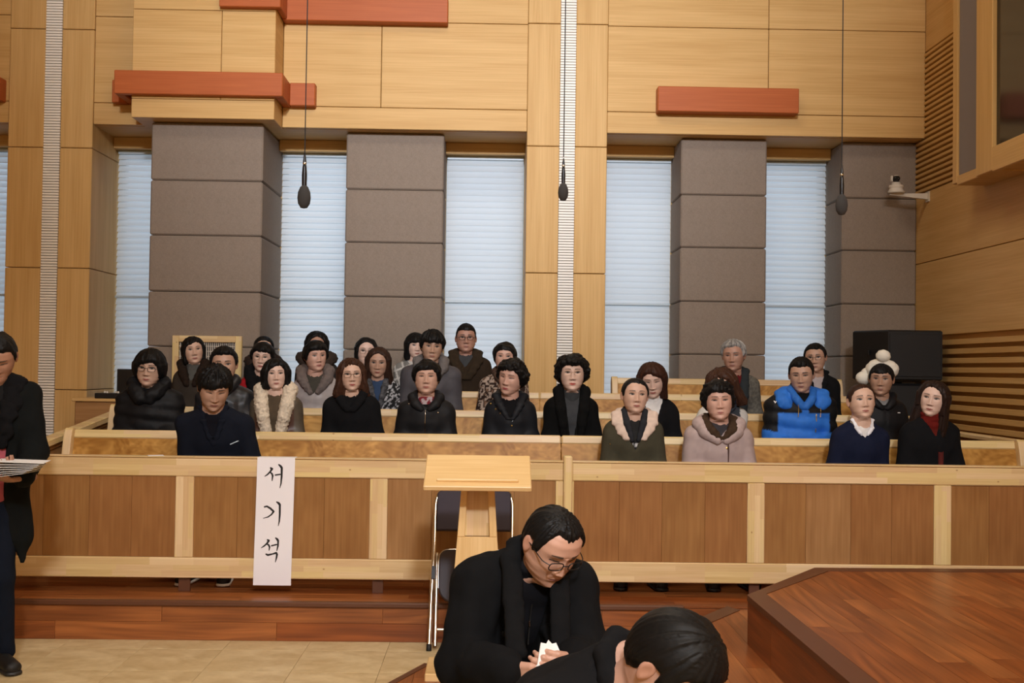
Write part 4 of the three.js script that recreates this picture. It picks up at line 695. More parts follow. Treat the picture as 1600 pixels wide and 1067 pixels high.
  const coat = part(root, c.name || 'coat', paint(coatGeo, (x, y, z, q) => { const n = 1 + 0.10 * noise3(x * 45, y * 45, z * 45); if (pat) pat(x, y, z, q, ch(x, y, z), n); else for (let k = 0; k < 3; k++) q[k] = cc[k] * n; }), c.mat || cloth.wool);
  // ---- what shows in the neck of the coat
  if (V > 0 && c.inner) {
    const LI = T0(g0 - 0.012), ic = c.inner, lo2 = vadd(j.neck, [-0.19, -V - 0.1, -0.17]), hi2 = vadd(j.neck, [0.19, 0.06, 0.2]);
    part(root, c.innerName || 'shirt', paint(surfaceNet((x, y, z) => { const q = ch(x, y, z); return Math.max(field(LI, 0.035, x, y, z) + 0.002 * noise3(x * 30, y * 30, z * 30), Math.abs(q[0]) - (c.voff ? 0.17 : 0.12), q[1] - 0.02, -q[1] - V - 0.05, (c.innerNeck || 0.052) - Math.hypot(q[0], q[2] - 0.01) - (q[1] < -(c.innerDip ?? 0.045) ? 0.1 : 0)); }, lo2, hi2, 0.011), (x, y, z, q) => { const n = 1 + 0.07 * noise3(x * 60, y * 60, z * 60); const p = c.innerPattern; if (p) p(x, y, z, q, ch(x, y, z), n); else for (let k = 0; k < 3; k++) q[k] = ic[k] * n; }), cloth.wool);
  }
  const surfZ = (a, b) => { for (let t = 0.32; t > -0.02; t -= 0.004) { const p = vadd(vadd(vadd(j.neck, right, a), up, b), fwd, t); if (raw(...p) < 0.0) return t; } return 0.05; };
  const CH = (a, b, t) => vadd(vadd(vadd(j.neck, right, a), up, b), fwd, t);
  // ---- collar running round the neck and down both edges of the opening
  for (const k of c.collars || (c.collar ? [c.collar] : [])) {
    const r = k.r, w = k.w ?? 0.072, kv = k.V ?? V, L = [], top = k.top ?? 0.02, rb = k.rb ?? r * 0.6, f = k.flat ?? 0.0;
    for (const s of [-1, 1]) {
      const pts = [CH(0, top + 0.012, -0.06 - r * 0.4), CH(s * w * 0.8, top + 0.012, -0.035), CH(s * (w + r * 0.25), top, 0.02)]; const n = 4;
      for (let i = 1; i <= n; i++) { const t = i / n, a = s * lerp(w * (k.spread ?? 1), k.end ?? 0.008, t), b = lerp(top - 0.03, -kv, t); pts.push(CH(a, b, surfZ(a, b) + (k.lift ?? 0))); }
      for (let i = 0; i + 1 < pts.length; i++) { const t0 = i / (pts.length - 1), t1 = (i + 1) / (pts.length - 1), R = (t) => t < 0.4 ? r : lerp(r, rb, (t - 0.4) / 0.6); L.push(f ? limb(pts[i], pts[i + 1], R(t0) * f, R(t1) * f, R(t0), R(t1), right) : limb(pts[i], pts[i + 1], R(t0), R(t1))); }
    }
    const [l2, h2] = boundsOf(L, 0.03), bp = k.bump ?? 0.002, fq = k.freq ?? 40;
    part(root, k.name || 'collar', paint(surfaceNet((x, y, z) => field(L, 0.012, x, y, z) + bp * (noise3(x * fq + S, y * fq, z * fq) + 0.5 * noise3(x * fq * 2.2, y * fq * 2.2, z * fq * 2.2)), l2, h2, k.cell || (bp > 0.004 ? 0.0078 : 0.0095)), (x, y, z, q) => { const n = 1 + (k.vary ?? 0.12) * noise3(x * fq * 1.7, y * fq * 1.7, z * fq * 1.7); for (let e = 0; e < 3; e++) q[e] = clamp((k.color || cc)[e] * n, 0, 1); }), k.mat || c.mat || cloth.wool);
  }
  // ---- scarf or roll neck
  if (o.neckwear) { const k = o.neckwear, L = [limb(CH(0, -0.03, 0.01), vadd(CH(0, k.h ?? 0.03, 0.01), [0, 0, 0]), k.r ?? 0.068, (k.r ?? 0.068) - 0.006)], [l2, h2] = boundsOf(L, 0.03); part(root, k.name || 'turtleneck', paint(surfaceNet((x, y, z) => { const q = ch(x, y, z); return Math.max(smax(field(L, 0.02, x, y, z), q[1] - (k.h ?? 0.03), 0.012) + (k.bump ?? 0.0025) * (noise3(x * 16, y * 60, z * 16) + noise3(x * 40, y * 40, z * 40) * 0.5), -q[1] - 0.08); }, l2, h2, 0.0075), (x, y, z, q) => { const n = 1 + (k.vary ?? 0.12) * noise3(x * 70, y * 70, z * 70); for (let e = 0; e < 3; e++) q[e] = clamp(k.color[e] * n, 0, 1); if (k.color2 && noise3(x * 45 + 3, y * 45, z * 45) > 0.1) for (let e = 0; e < 3; e++) q[e] = k.color2[e]; }), cloth.wool); }
  // ---- trousers and shoes
  { const L = legs(0.006), [l2, h2] = boundsOf(L, 0.03), tc = o.trousers || [0.012, 0.012, 0.014]; part(root, 'trousers', paint(surfaceNet((x, y, z) => Math.max(field(L, 0.03, x, y, z) + 0.004 * noise3(x * 20, y * 14, z * 20), 0.045 - (y - (o.legFloor || 0))), l2, h2, o.res ? 0.014 : 0.02), (x, y, z, q) => { const n = 1 + 0.12 * noise3(x * 40, y * 40, z * 40); for (let e = 0; e < 3; e++) q[e] = tc[e] * n; }), cloth.wool);
    for (const [a, s] of [[j.anL, -1], [j.anR, 1]]) { const m = part(root, 'shoe', SHOE, o.shoeMat || mat.black, [a[0], a[1] - 0.085, a[2] + 0.03], [0, (o.toes || 0) + s * 0.12, 0]); part(m, 'sole', SOLE, o.soleMat || mat.iron, [0, 0.0, 0]); } }
  for (const e of o.details || []) e(root, { CH, surfZ, j, right, up, fwd, hm });
  return root;
}
function lerpv(a, b, t) { return [lerp(a[0], b[0], t), lerp(a[1], b[1], t), lerp(a[2], b[2], t)]; }
// seated figure: joints from the head's place, the floor under the pew and the width of the coat
function seated(hx, hy, hz, s, bx, W, row, o) {
  const floor = FLOOR[row], hipZ = PZ[row - 1] + 0.285 + (o.dz || 0), lx = hx - bx, ly = hy - floor, lz = hz - hipZ;
  const view = Math.atan2(-hx, -hz), hd = o.hd || [0, 0, 0];
  const head = { yaw: view + hd[0] * RAD, pitch: hd[1] * RAD, roll: hd[2] * RAD, s };
  const hq = new THREE.Vector3(0, -0.137, -0.024).multiplyScalar(s).applyEuler(new THREE.Euler(head.pitch * 0.75, head.yaw * 0.4, head.roll * 0.6, 'YXZ'));
  const neck = [lx + hq.x, ly + hq.y, lz + hq.z - 0.0], hip = [0, 0.515, 0], sw = W / 2 - 0.1 + (o.sh || 0), drop = o.drop ?? 0.1;
  const waist = lerpv(hip, neck, 0.36), chest = lerpv(hip, neck, 0.70); waist[2] -= 0.01; chest[2] -= 0.015;
  const sL = [neck[0] - sw, neck[1] - drop, neck[2] - 0.012], sR = [neck[0] + sw, neck[1] - drop, neck[2] - 0.012], ex = W / 2 - 0.05 - (o.coat.g ?? 0.016) * 0.4;
  const j = { hip, waist, chest, neck, head: [lx, ly, lz], shL: sL, shR: sR, elL: [-ex, lerp(hip[1], neck[1], 0.34), neck[2] * 0.5 + 0.03], elR: [ex, lerp(hip[1], neck[1], 0.34), neck[2] * 0.5 + 0.03], wrL: [-0.09, 0.655, 0.27], wrR: [0.09, 0.655, 0.27], knL: [-0.11, 0.50, 0.40], knR: [0.11, 0.50, 0.40], anL: [-0.11, 0.09, 0.36], anR: [0.11, 0.09, 0.36] };
  return person({ ...o, base: [bx, floor, hipZ], j, head, group: o.group, girth: o.girth || Math.min(0.185, W * 0.345), fine: row < 3 || o.fine });
}
// ---------------------------------------------------------------- the people
const C = { black: [0.008, 0.008, 0.009], soft: [0.014, 0.014, 0.016], navy: [0.010, 0.013, 0.032], brown: [0.045, 0.028, 0.018], olive: [0.062, 0.056, 0.036], cream: [0.62, 0.50, 0.36], white: [0.72, 0.70, 0.68], grey: [0.10, 0.095, 0.105], beige: [0.44, 0.34, 0.32], blue: [0.03, 0.17, 0.62] };
const hairBrown = [0.035, 0.016, 0.010], hairDark = [0.012, 0.009, 0.008], pale = [0.70, 0.48, 0.385], tan = [0.50, 0.30, 0.21], mid = [0.60, 0.385, 0.285], rosy = [0.62, 0.37, 0.285];
const button = (a, b, col, r = 0.007) => (root, k) => part(root, 'button', at(lathe([[0, 0.004], [r * 0.8, 0.003], [r, 0], [0, -0.002]], 12), ...k.CH(a, b, k.surfZ(a, b) + 0.001), Math.PI / 2), col || mat.chrome);
const zip = (a, b0, b1, m, r = 0.003) => (root, k) => { const pts = []; for (let i = 0; i <= 8; i++) { const b = lerp(b0, b1, i / 8), x = Array.isArray(a) ? lerp(a[0], a[1], i / 8) : a; pts.push(k.CH(x, b, k.surfZ(x, b) + 0.004)); } part(root, 'zip', tube(pts, r, 16, 6), m || mat.chrome); };
const earring = (s) => (root, k) => part(root, 'earring', new THREE.SphereGeometry(0.006, 10, 8).translate(s * 0.082, -0.035, -0.008).applyMatrix4(k.hm), mat.offwhite);
const gold = M({ color: 0xc9a558, roughness: 0.3, metalness: 1 }), wire = M({ color: 0xb9a48c, roughness: 0.3, metalness: 1 });
// front row
seated(-1.757, 1.412, -7.35, 1.1, -1.733, 0.53, 1, { label: 'man in dark suit bowing his head in the front pew', skin: tan, hd: [4, 27, -3], closed: 1, hair: { style: 'fringe', top: 0.026, t: 0.02, sweep: 0.3, rough: 0.009 }, coat: { color: [0.009, 0.011, 0.018], V: 0.2, vw: 0.05, inner: [0.008, 0.008, 0.012], collar: { r: 0.022, flat: 0.5, spread: 1.05 }, name: 'jacket' }, sh: 0.015,
  details: [(r, k) => part(r, 'pocket_square', cbox(0.075, 0.006, 0.004, 0.001), mat.alu, k.CH(0.135, -0.19, k.surfZ(0.135, -0.19) + 0.003), [0, 0.25, 0.42])], soleMat: mat.paper });
seated(0.937, 1.395, -7.5, 0.972, 0.93, 0.45, 1, { label: 'woman in olive coat with wide cream collar in the front pew', woman: 1, skin: mid, hd: [10, -2, -2], face: { gaze: 0.003 }, hair: { style: 'tied', sweep: -0.25, t: 0.012 }, coat: { color: C.olive, V: 0.2, vw: 0.085, inner: [0.02, 0.021, 0.024], innerDip: 0.06, front: 1, collars: [{ r: 0.05, rb: 0.03, w: 0.088, V: 0.13, end: 0.055, spread: 1.35, flat: 0.45, color: [0.66, 0.52, 0.43], mat: cloth.fur, bump: 0.003, name: 'fleece_collar' }, { r: 0.024, w: 0.062, V: 0.14, end: 0.02, top: 0.03, color: [0.025, 0.026, 0.03], name: 'inner_collar' }], innerPattern: (x, y, z, q, c, n) => { const p = c[1] < -0.155 && c[1] > -0.185 && Math.abs(c[0]) < 0.045 && Math.sin(c[0] * 210) > 0; const k = p ? 0.55 : 0.022; q[0] = q[1] = q[2] = k * n; } }, details: [button(-0.155, -0.17, gold)] });
seated(1.485, 1.369, -7.5, 1.042, 1.501, 0.496, 1, { label: 'elderly woman in pale pink padded coat with brown fur hood', woman: 1, skin: rosy, hd: [6, 2, 3], face: { eye: 0.0034, mouth: 0.019 }, lip: [0.45, 0.16, 0.14], hair: { style: 'perm', t: 0.026 }, coat: { color: C.beige, quilt: 0.004, pitch: 0.13, V: 0.07, mat: cloth.nylon, g: 0.024, front: 1, inner: [0.05, 0.045, 0.05], amp: 0.006, collars: [{ r: 0.046, rb: 0.03, w: 0.118, V: 0.1, end: 0.03, top: -0.005, spread: 1.05, color: C.beige, name: 'hood' }, { r: 0.034, rb: 0.02, w: 0.09, V: 0.085, end: 0.02, top: 0.012, lift: 0.012, color: [0.055, 0.033, 0.02], mat: cloth.fur, bump: 0.006, freq: 70, name: 'fur_lining' }] }, details: [button(0.03, -0.15, gold, 0.01), zip(0.04, -0.07, -0.33, M({ color: 0x4a3028, roughness: 0.7 }), 0.005)] });
seated(2.422, 1.377, -7.5, 0.972, 2.397, 0.43, 1, { label: 'woman in navy sweater over white shirt collar in the front pew', woman: 1, skin: [0.64, 0.42, 0.315], hd: [16, -6, 2], face: { worry: 1, gaze: 0.003, eye: 0.005 }, hair: { style: 'tied', color: hairBrown, sweep: 0.2, t: 0.012 }, coat: { name: 'sweater', color: C.navy, V: 0.085, vw: 0.075, inner: C.white, amp: 0.004, collar: { r: 0.014, w: 0.058, V: 0.07, end: 0.02, color: [0.78, 0.78, 0.82], name: 'shirt_collar', bump: 0.0004, flat: 0.5, cell: 0.005, lift: 0.001 } } });
seated(2.894, 1.402, -7.5, 0.955, 2.886, 0.45, 1, { label: 'long-haired woman with dark red scarf at right end of front pew', woman: 1, skin: [0.70, 0.49, 0.40], hd: [-9, 2, -10], face: { gaze: -0.003, eye: 0.005 }, hair: { style: 'long', color: [0.022, 0.012, 0.009], sweep: -0.55, t: 0.026, flare: 0.1 }, coat: { color: C.black, V: 0.1, vw: 0.06, inner: [0.1, 0.012, 0.008], front: 1 }, neckwear: { color: [0.13, 0.012, 0.009], h: 0.045, r: 0.076, name: 'scarf', bump: 0.005 }, details: [(r, k) => part(r, 'scarf_end', tube([k.CH(0.03, -0.2, k.surfZ(0.03, -0.2)), k.CH(0.035, -0.27, k.surfZ(0.035, -0.27)), k.CH(0.03, -0.36, k.surfZ(0.03, -0.36))], 0.018, 10, 8), M({ color: 0x5a1712, roughness: 0.9 }))] });
// second row
seated(-2.463, 1.531, -8.35, 1.06, -2.467, 0.496, 2, { label: 'woman with dark glasses in bulky black padded coat at left end', woman: 1, skin: mid, hd: [-14, 8, -4], glasses: {}, face: { smile: 0.002, jaw: 1.06 }, hair: { style: 'bob', L: 0.075, t: 0.026, top: 0.014, sweep: 0.3, tab: [[0, 0.045], [22, 0.042], [40, 0.02], [52, -0.03], [60, -0.06], [180, -0.075]] }, coat: { color: C.black, quilt: 0.012, mat: cloth.nylon, V: 0.05, g: 0.03, inner: C.black, collar: { r: 0.052, rb: 0.05, w: 0.1, V: 0.07, end: 0.03, top: 0.03, bump: 0.008, freq: 22, name: 'hood' } }, sh: 0.01 });
seated(-1.942, 1.559, -8.4, 1.03, -1.923, 0.49, 2, { label: 'man half hidden behind the bowing dark-suited man', skin: tan, hd: [-4, 4, 2], hair: { style: 'short', t: 0.018, top: 0.018 }, coat: { color: C.soft, mat: cloth.satin, V: 0.06, inner: C.black, amp: 0.008, quilt: 0.004, collar: { r: 0.035, w: 0.08, V: 0.08, end: 0.02, top: 0.03 }, name: 'jacket' } });
seated(-1.556, 1.495, -8.35, 0.92, -1.553, 0.43, 2, { label: 'woman with bob hair and cream shearling lapels', woman: 1, skin: pale, hd: [2, 0, 2], face: { eye: 0.005 }, hair: { style: 'bob', t: 0.028, L: 0.12, sweep: 0.45, flare: 0.12, tab: [[0, 0.066], [22, 0.06], [38, 0.035], [47, -0.02], [55, -0.12], [180, -0.12]] }, coat: { color: [0.10, 0.072, 0.052], V: 0.33, vw: 0.075, inner: [0.085, 0.062, 0.04], innerDip: 0.05, mat: cloth.leather, collar: { r: 0.052, rb: 0.036, w: 0.092, end: 0.04, spread: 1.15, V: 0.33, color: [0.68, 0.58, 0.45], mat: cloth.fur, bump: 0.008, freq: 85, vary: 0.2, name: 'shearling_lapels' }, pattern: (x, y, z, q, c, n) => { const b = Math.abs(c[0]) < 0.14 ? [0.07, 0.026, 0.014] : [0.085, 0.066, 0.046]; for (let k = 0; k < 3; k++) q[k] = b[k] * n; } } });
seated(-1.012, 1.5, -8.35, 0.966, -0.998, 0.47, 2, { label: 'woman with brown wavy hair and glasses in black coat', woman: 1, skin: [0.66, 0.43, 0.32], hd: [4, 3, 2], lip: [0.5, 0.10, 0.09], glasses: { r: 0.0014 }, face: { smile: 0.001 }, hair: { style: 'shoulder', color: [0.05, 0.021, 0.012], rough: 0.011, sweep: 0.25, flare: 0.2 }, coat: { color: C.black, V: 0.06, vw: 0.07, inner: C.black, front: 1, collar: { r: 0.036, rb: 0.03, w: 0.085, V: 0.11, end: 0.02, top: 0.01, flat: 0.7 } } });
seated(-0.469, 1.485, -8.35, 1.0, -0.472, 0.473, 2, { label: 'elderly woman with red patterned scarf in black zipped jacket', woman: 1, skin: [0.58, 0.35, 0.26], hd: [-2, -2, 0], face: { eye: 0.0032, jaw: 1.08, mouth: 0.024 }, hair: { style: 'crop', t: 0.026, top: 0.014 }, coat: { color: [0.011, 0.011, 0.012], mat: cloth.nylon, quilt: 0.004, pitch: 0.11, V: 0.06, inner: C.black, front: 1, name: 'jacket', collar: { r: 0.036, w: 0.088, V: 0.075, end: 0.03, top: 0.0 } }, neckwear: { color: [0.22, 0.03, 0.04], color2: [0.5, 0.42, 0.44], h: 0.012, r: 0.074, name: 'scarf' }, details: [zip(0.0, -0.08, -0.3, null, 0.0025), button(-0.12, -0.045), button(0.09, -0.1)] });
seated(0.145, 1.497, -8.35, 1.04, 0.148, 0.425, 2, { label: 'woman with closed eyes in black coat with gold snaps', woman: 1, skin: rosy, hd: [-24, 7, -10], closed: 1, lip: [0.55, 0.1, 0.11], hair: { style: 'perm', t: 0.03 }, coat: { color: [0.010, 0.011, 0.014], V: 0.16, vw: 0.075, mat: cloth.nylon, quilt: 0.003, pitch: 0.12, inner: C.black, collar: { r: 0.034, w: 0.09, V: 0.15, end: 0.02, top: 0.01, flat: 0.6 }, front: 1 }, details: [button(-0.14, -0.05, gold), button(-0.105, -0.085, gold), button(-0.07, -0.115, gold), button(0.01, -0.2, gold), button(0.01, -0.29, gold), zip([0.09, 0.012], -0.05, -0.17, mat.alu, 0.002)] });
seated(0.585, 1.529, -8.35, 1.06, 0.589, 0.45, 2, { label: 'woman with big permed hair in glossy black fur coat', woman: 1, skin: [0.70, 0.48, 0.38], hd: [3, 0, 0], lip: [0.6, 0.09, 0.07], glasses: { mat: wire, r: 0.0009 }, hair: { style: 'perm', t: 0.038, top: 0.016, rough: 0.012 }, coat: { color: [0.006, 0.006, 0.006], mat: cloth.fur, V: 0.4, vw: 0.055, inner: [0.05, 0.052, 0.056], amp: 0.007, collar: { r: 0.042, rb: 0.02, w: 0.085, color: [0.006, 0.006, 0.006], bump: 0.004, freq: 60, mat: cloth.fur, end: 0.045, spread: 1.1 }, name: 'fur_coat', innerName: 'sweater' }, neckwear: { color: [0.045, 0.048, 0.05], h: 0.035, r: 0.07 } });
seated(1.167, 1.495, -8.35, 1.02, 1.182, 0.44, 2, { label: 'woman with brown bob looking down, white roll neck under black cardigan', woman: 1, skin: pale, hd: [2, 20, 4], closed: 1, lip: [0.5, 0.14, 0.12], hair: { style: 'shoulder', color: [0.04, 0.016, 0.010], L: 0.14, sweep: -0.4, t: 0.024, rough: 0.005 }, coat: { color: C.black, V: 0.22, vw: 0.075, inner: C.white, name: 'cardigan', innerName: 'sweater' }, neckwear: { color: [0.72, 0.7, 0.68], h: 0.03, r: 0.068 } });
seated(1.686, 1.457, -8.4, 1.04, 1.64, 0.43, 2, { label: 'brown-haired woman with white sleeves hidden behind the pink-coated woman', woman: 1, skin: mid, hd: [-4, 22, 12], hair: { style: 'shoulder', color: [0.055, 0.024, 0.014], t: 0.03, flare: 0.2 }, coat: { color: C.white, V: 0.08, inner: [0.06, 0.065, 0.075], name: 'jacket', pattern: (x, y, z, q, c, n) => { const ax = Math.abs(c[0]), st = ax > 0.12 && c[1] < -0.2 && c[1] > -0.245; const b = ax < 0.11 ? [0.045, 0.05, 0.06] : st ? [0.16, 0.16, 0.17] : [0.7, 0.67, 0.62]; for (let k = 0; k < 3; k++) q[k] = b[k] * n; }, collar: { r: 0.03, color: [0.045, 0.05, 0.06], V: 0.08 } } });
seated(2.255, 1.542, -8.35, 1.0, 2.253, 0.53, 2, { label: 'man in bright blue and black puffer jacket', skin: tan, hd: [-3, 10, 2], face: { eye: 0.003 }, hair: { style: 'short', top: 0.02, t: 0.012 }, coat: { name: 'puffer_jacket', color: C.blue, quilt: 0.013, pitch: 0.1, g: 0.032, mat: cloth.nylon, V: 0.05, inner: C.black, front: 1, cell: 0.0125, pattern: (x, y, z, q, c, n) => { const sleeve = Math.abs(c[0]) > 0.185, b = (c[1] > -0.135 && c[1] < -0.03 && Math.abs(c[0]) > 0.02) || (sleeve && c[1] > -0.27) ? C.black : C.blue; for (let k = 0; k < 3; k++) q[k] = b[k] * n; }, collars: [{ r: 0.058, rb: 0.045, w: 0.128, V: 0.085, end: 0.13, top: 0.0, spread: 1.15, flat: 0.62, color: C.blue, bump: 0.005, freq: 25, name: 'hood' }, { r: 0.03, rb: 0.026, w: 0.075, V: 0.09, end: 0.014, top: 0.02, color: [0.025, 0.14, 0.5], name: 'inner_collar' }] }, sh: 0.01,
  details: [zip(0.085, -0.14, -0.27, gold, 0.004), (r, k) => part(r, 'badge', extrude([[-0.016, 0.004], [-0.010, 0.008], [-0.004, -0.002], [0.016, 0.014], [0.018, 0.008], [-0.004, -0.014]], 0.003), mat.paper, k.CH(-0.20, -0.055, k.surfZ(-0.20, -0.055) + 0.012), [-0.2, -0.5, 0]), (r, k) => { for (const s of [-0.05, 0.115]) part(r, 'drawstring', tube([k.CH(s, -0.07, k.surfZ(s, -0.07) + 0.02), k.CH(s + 0.004, -0.11, k.surfZ(s, -0.11) + 0.012), k.CH(s, -0.16, k.surfZ(s, -0.16) + 0.008)], 0.0025, 8, 5), gold); }] });
seated(2.858, 1.519, -8.4, 0.972, 2.862, 0.45, 2, { label: 'frowning man in black jacket with white bobble hat behind his head', skin: [0.43, 0.25, 0.17], hd: [-4, 4, -2], hair: { style: 'fringe', t: 0.012, top: 0.006, tab: [[0, 0.05], [30, 0.05], [50, 0.04], [60, 0.01], [66, -0.006], [78, -0.006], [86, 0.016], [102, 0.016], [114, -0.04], [140, -0.07], [180, -0.08]] }, coat: { color: C.black, V: 0.06, inner: [0.2, 0.2, 0.2], mat: cloth.nylon, front: 1, name: 'jacket', collar: { r: 0.03, w: 0.08, V: 0.08, end: 0.02, top: 0.01 } },
  details: [(r, k) => { const hatM = vcm({ roughness: 1 }), L = [limb([-0.015, 0.075, -0.055], [0.015, 0.075, -0.055], 0.078, 0.078, 0.098, 0.098, [1, 0, 0])], g = paint(surfaceNet((x, y, z) => smax(field(L, 0.02, x, y, z), z - 0.0 - (0.12 - y) * 0.1, 0.02) + 0.003 * noise3(x * 60, y * 60, z * 60), [-0.14, -0.04, -0.16], [0.14, 0.19, 0.06], 0.006), (x, y, z, c) => { c[0] = 0.74; c[1] = 0.70; c[2] = 0.60; }); const h = part(r, 'hat', g.applyMatrix4(k.hm), hatM);
    for (const [x, y, z, s] of [[0.005, 0.175, -0.03, 0.05], [-0.125, 0.0, -0.05, 0.052], [-0.105, 0.045, -0.06, 0.036]]) { const b = new THREE.SphereGeometry(1, 20, 16), p = b.attributes.position; for (let i = 0; i < p.count; i++) { const n = s * (1 + 0.06 * noise3(p.getX(i) * 5 + x * 99, p.getY(i) * 5, p.getZ(i) * 5)); p.setXYZ(i, p.getX(i) * n + x, p.getY(i) * n + y, p.getZ(i) * n + z); } b.computeVertexNormals(); b.deleteAttribute('uv'); part(h, 'pompom', paint(b.applyMatrix4(k.hm), (X, Y, Z, c) => { c[0] = 0.76; c[1] = 0.72; c[2] = 0.62; }), hatM); } }, (r, k) => part(r, 'badge', cbox(0.022, 0.006, 0.003, 0.001), mat.paper, k.CH(0.11, -0.11, k.surfZ(0.11, -0.11) + 0.002), [0, 0.3, 0])] });
// third row
seated(-2.385, 1.668, -9.25, 0.921, -2.364, 0.40, 3, { label: 'woman in brown-olive jacket seated before the air grille', woman: 1, skin: mid, hd: [6, -2, 6], hair: { style: 'bob', L: 0.12, t: 0.018, sweep: 0.35 }, coat: { color: [0.045, 0.036, 0.028], V: 0.12, inner: [0.09, 0.088, 0.08], name: 'jacket', collar: { r: 0.04, w: 0.085, V: 0.14, end: 0.03, color: [0.022, 0.014, 0.010], bump: 0.006, freq: 60, mat: cloth.fur, name: 'fur_collar' } }, neckwear: { color: [0.09, 0.088, 0.08], h: 0.025, r: 0.066 } });
seated(-1.824, 1.624, -9.2, 0.93, -1.797, 0.42, 3, { label: 'woman with thin glasses in red coat and black scarf', woman: 1, skin: pale, hd: [-8, 6, -4], glasses: { mat: wire, r: 0.0009 }, lip: [0.45, 0.1, 0.1], hair: { style: 'crop', t: 0.024 }, coat: { color: [0.42, 0.018, 0.025], V: 0.12, vw: 0.08, inner: C.black, collar: { r: 0.045, rb: 0.045, w: 0.085, V: 0.2, end: 0.03, color: C.black, bump: 0.006, name: 'scarf', freq: 25 } } });
seated(-1.402, 1.635, -9.2, 0.98, -1.389, 0.41, 3, { label: 'woman in shiny silver-grey vest with grey fur collar', woman: 1, skin: rosy, hd: [18, 2, 3], hair: { style: 'crop', t: 0.024, top: 0.016 }, coat: { color: [0.40, 0.36, 0.35], mat: cloth.satin, quilt: 0.005, V: 0.16, vw: 0.07, inner: [0.06, 0.055, 0.045], name: 'vest', collar: { r: 0.045, rb: 0.022, w: 0.1, V: 0.14, end: 0.03, spread: 1.25, color: [0.16, 0.13, 0.12], bump: 0.006, freq: 70, mat: cloth.fur, name: 'fur_collar' } }, fine: 1 });
seated(-0.903, 1.598, -9.2, 0.96, -0.884, 0.43, 3, { label: 'long-haired woman in blue top and black-white tweed coat', woman: 1, skin: tan, hd: [-4, 12, -2], hair: { style: 'long', color: [0.035, 0.017, 0.011], t: 0.022, lift: 0.01, L: 0.2, flare: 0.15 }, coat: { color: C.grey, V: 0.26, vw: 0.09, inner: [0.035, 0.06, 0.12], cell: 0.0095, pattern: (x, y, z, q, c, n) => { const k = noise3(x * 95, y * 95, z * 95) > 0.12 ? 0.42 : 0.02; q[0] = q[1] = q[2] = k; q[2] *= 1.05; }, collar: { r: 0.03, color: [0.07, 0.07, 0.075], vary: 0.9, freq: 60, flat: 0.6 } }, details: [earring(1)] });
seated(-0.477, 1.726, -9.2, 0.99, -0.484, 0.51, 3, { label: 'shaggy-haired man in grey jacket with fleece collar', skin: [0.48, 0.29, 0.2], hd: [4, 6, -4], hair: { style: 'fringe', t: 0.024, top: 0.02, rough: 0.009 }, coat: { color: [0.075, 0.07, 0.078], V: 0.08, inner: [0.02, 0.02, 0.02], g: 0.024, quilt: 0.004, pitch: 0.12, mat: cloth.nylon, front: 1, name: 'jacket', collar: { r: 0.04, rb: 0.03, w: 0.095, V: 0.1, end: 0.04, spread: 1.3, color: [0.15, 0.135, 0.13], bump: 0.005, freq: 70, mat: cloth.fur, name: 'fleece_collar' } }, sh: 0.012, fine: 1 });
seated(0.104, 1.65, -9.2, 0.95, 0.097, 0.45, 3, { label: 'woman in leopard print coat', woman: 1, skin: rosy, hd: [-2, 2, -2], hair: { style: 'crop', t: 0.02, tab: [[0, 0.06], [28, 0.056], [46, 0.035], [56, -0.0], [64, -0.05], [100, -0.06], [180, -0.08]] }, coat: { color: C.brown, V: 0.06, inner: [0.3, 0.35, 0.4], cell: 0.0095, front: 1, pattern: (x, y, z, q) => { const a = noise3(x * 48 + 9, y * 48, z * 48), b = noise3(x * 48 + 40, y * 48, z * 30); const d = Math.abs(a) < 0.2 && b < 0.5; const c = d ? [0.42, 0.33, 0.27] : a > 0.45 ? [0.2, 0.12, 0.08] : [0.03, 0.017, 0.013]; q[0] = c[0]; q[1] = c[1]; q[2] = c[2]; }, collar: { r: 0.026, V: 0.08, color: [0.06, 0.035, 0.025], vary: 0.9, freq: 45 } } });
seated(1.937, 1.686, -9.2, 1.0, 1.941, 0.49, 3, { label: 'grey-haired man in grey tweed jacket with dark scarf', skin: [0.45, 0.25, 0.18], hd: [-8, 6, 2], face: { eye: 0.0036 }, brow: [0.08, 0.07, 0.06], hair: { style: 'short', t: 0.022, top: 0.016, color: [0.16, 0.155, 0.15], color2: [0.42, 0.41, 0.39], rough: 0.008, sweep: 0.2 }, coat: { color: [0.12, 0.112, 0.095], V: 0.28, vw: 0.075, inner: [0.11, 0.012, 0.012], name: 'jacket', cell: 0.0125, pattern: (x, y, z, q) => { const k = noise3(x * 130, y * 130, z * 130) > 0 ? 1.2 : 0.8; q[0] = 0.12 * k; q[1] = 0.112 * k; q[2] = 0.095 * k; }, collar: { r: 0.036, rb: 0.034, w: 0.078, V: 0.34, end: 0.06, spread: 1.0, color: [0.028, 0.033, 0.036], flat: 0.6, name: 'scarf' } } });
seated(2.597, 1.678, -9.2, 0.94, 2.582, 0.465, 3, { label: 'man with glasses in black suit behind the blue puffer jacket', skin: tan, hd: [-6, 4, 4], glasses: { r: 0.0012 }, hair: { style: 'short', t: 0.016, top: 0.012 }, coat: { color: C.black, V: 0.24, vw: 0.055, inner: [0.42, 0.36, 0.36], name: 'jacket', collar: { r: 0.024, flat: 0.5 } } });
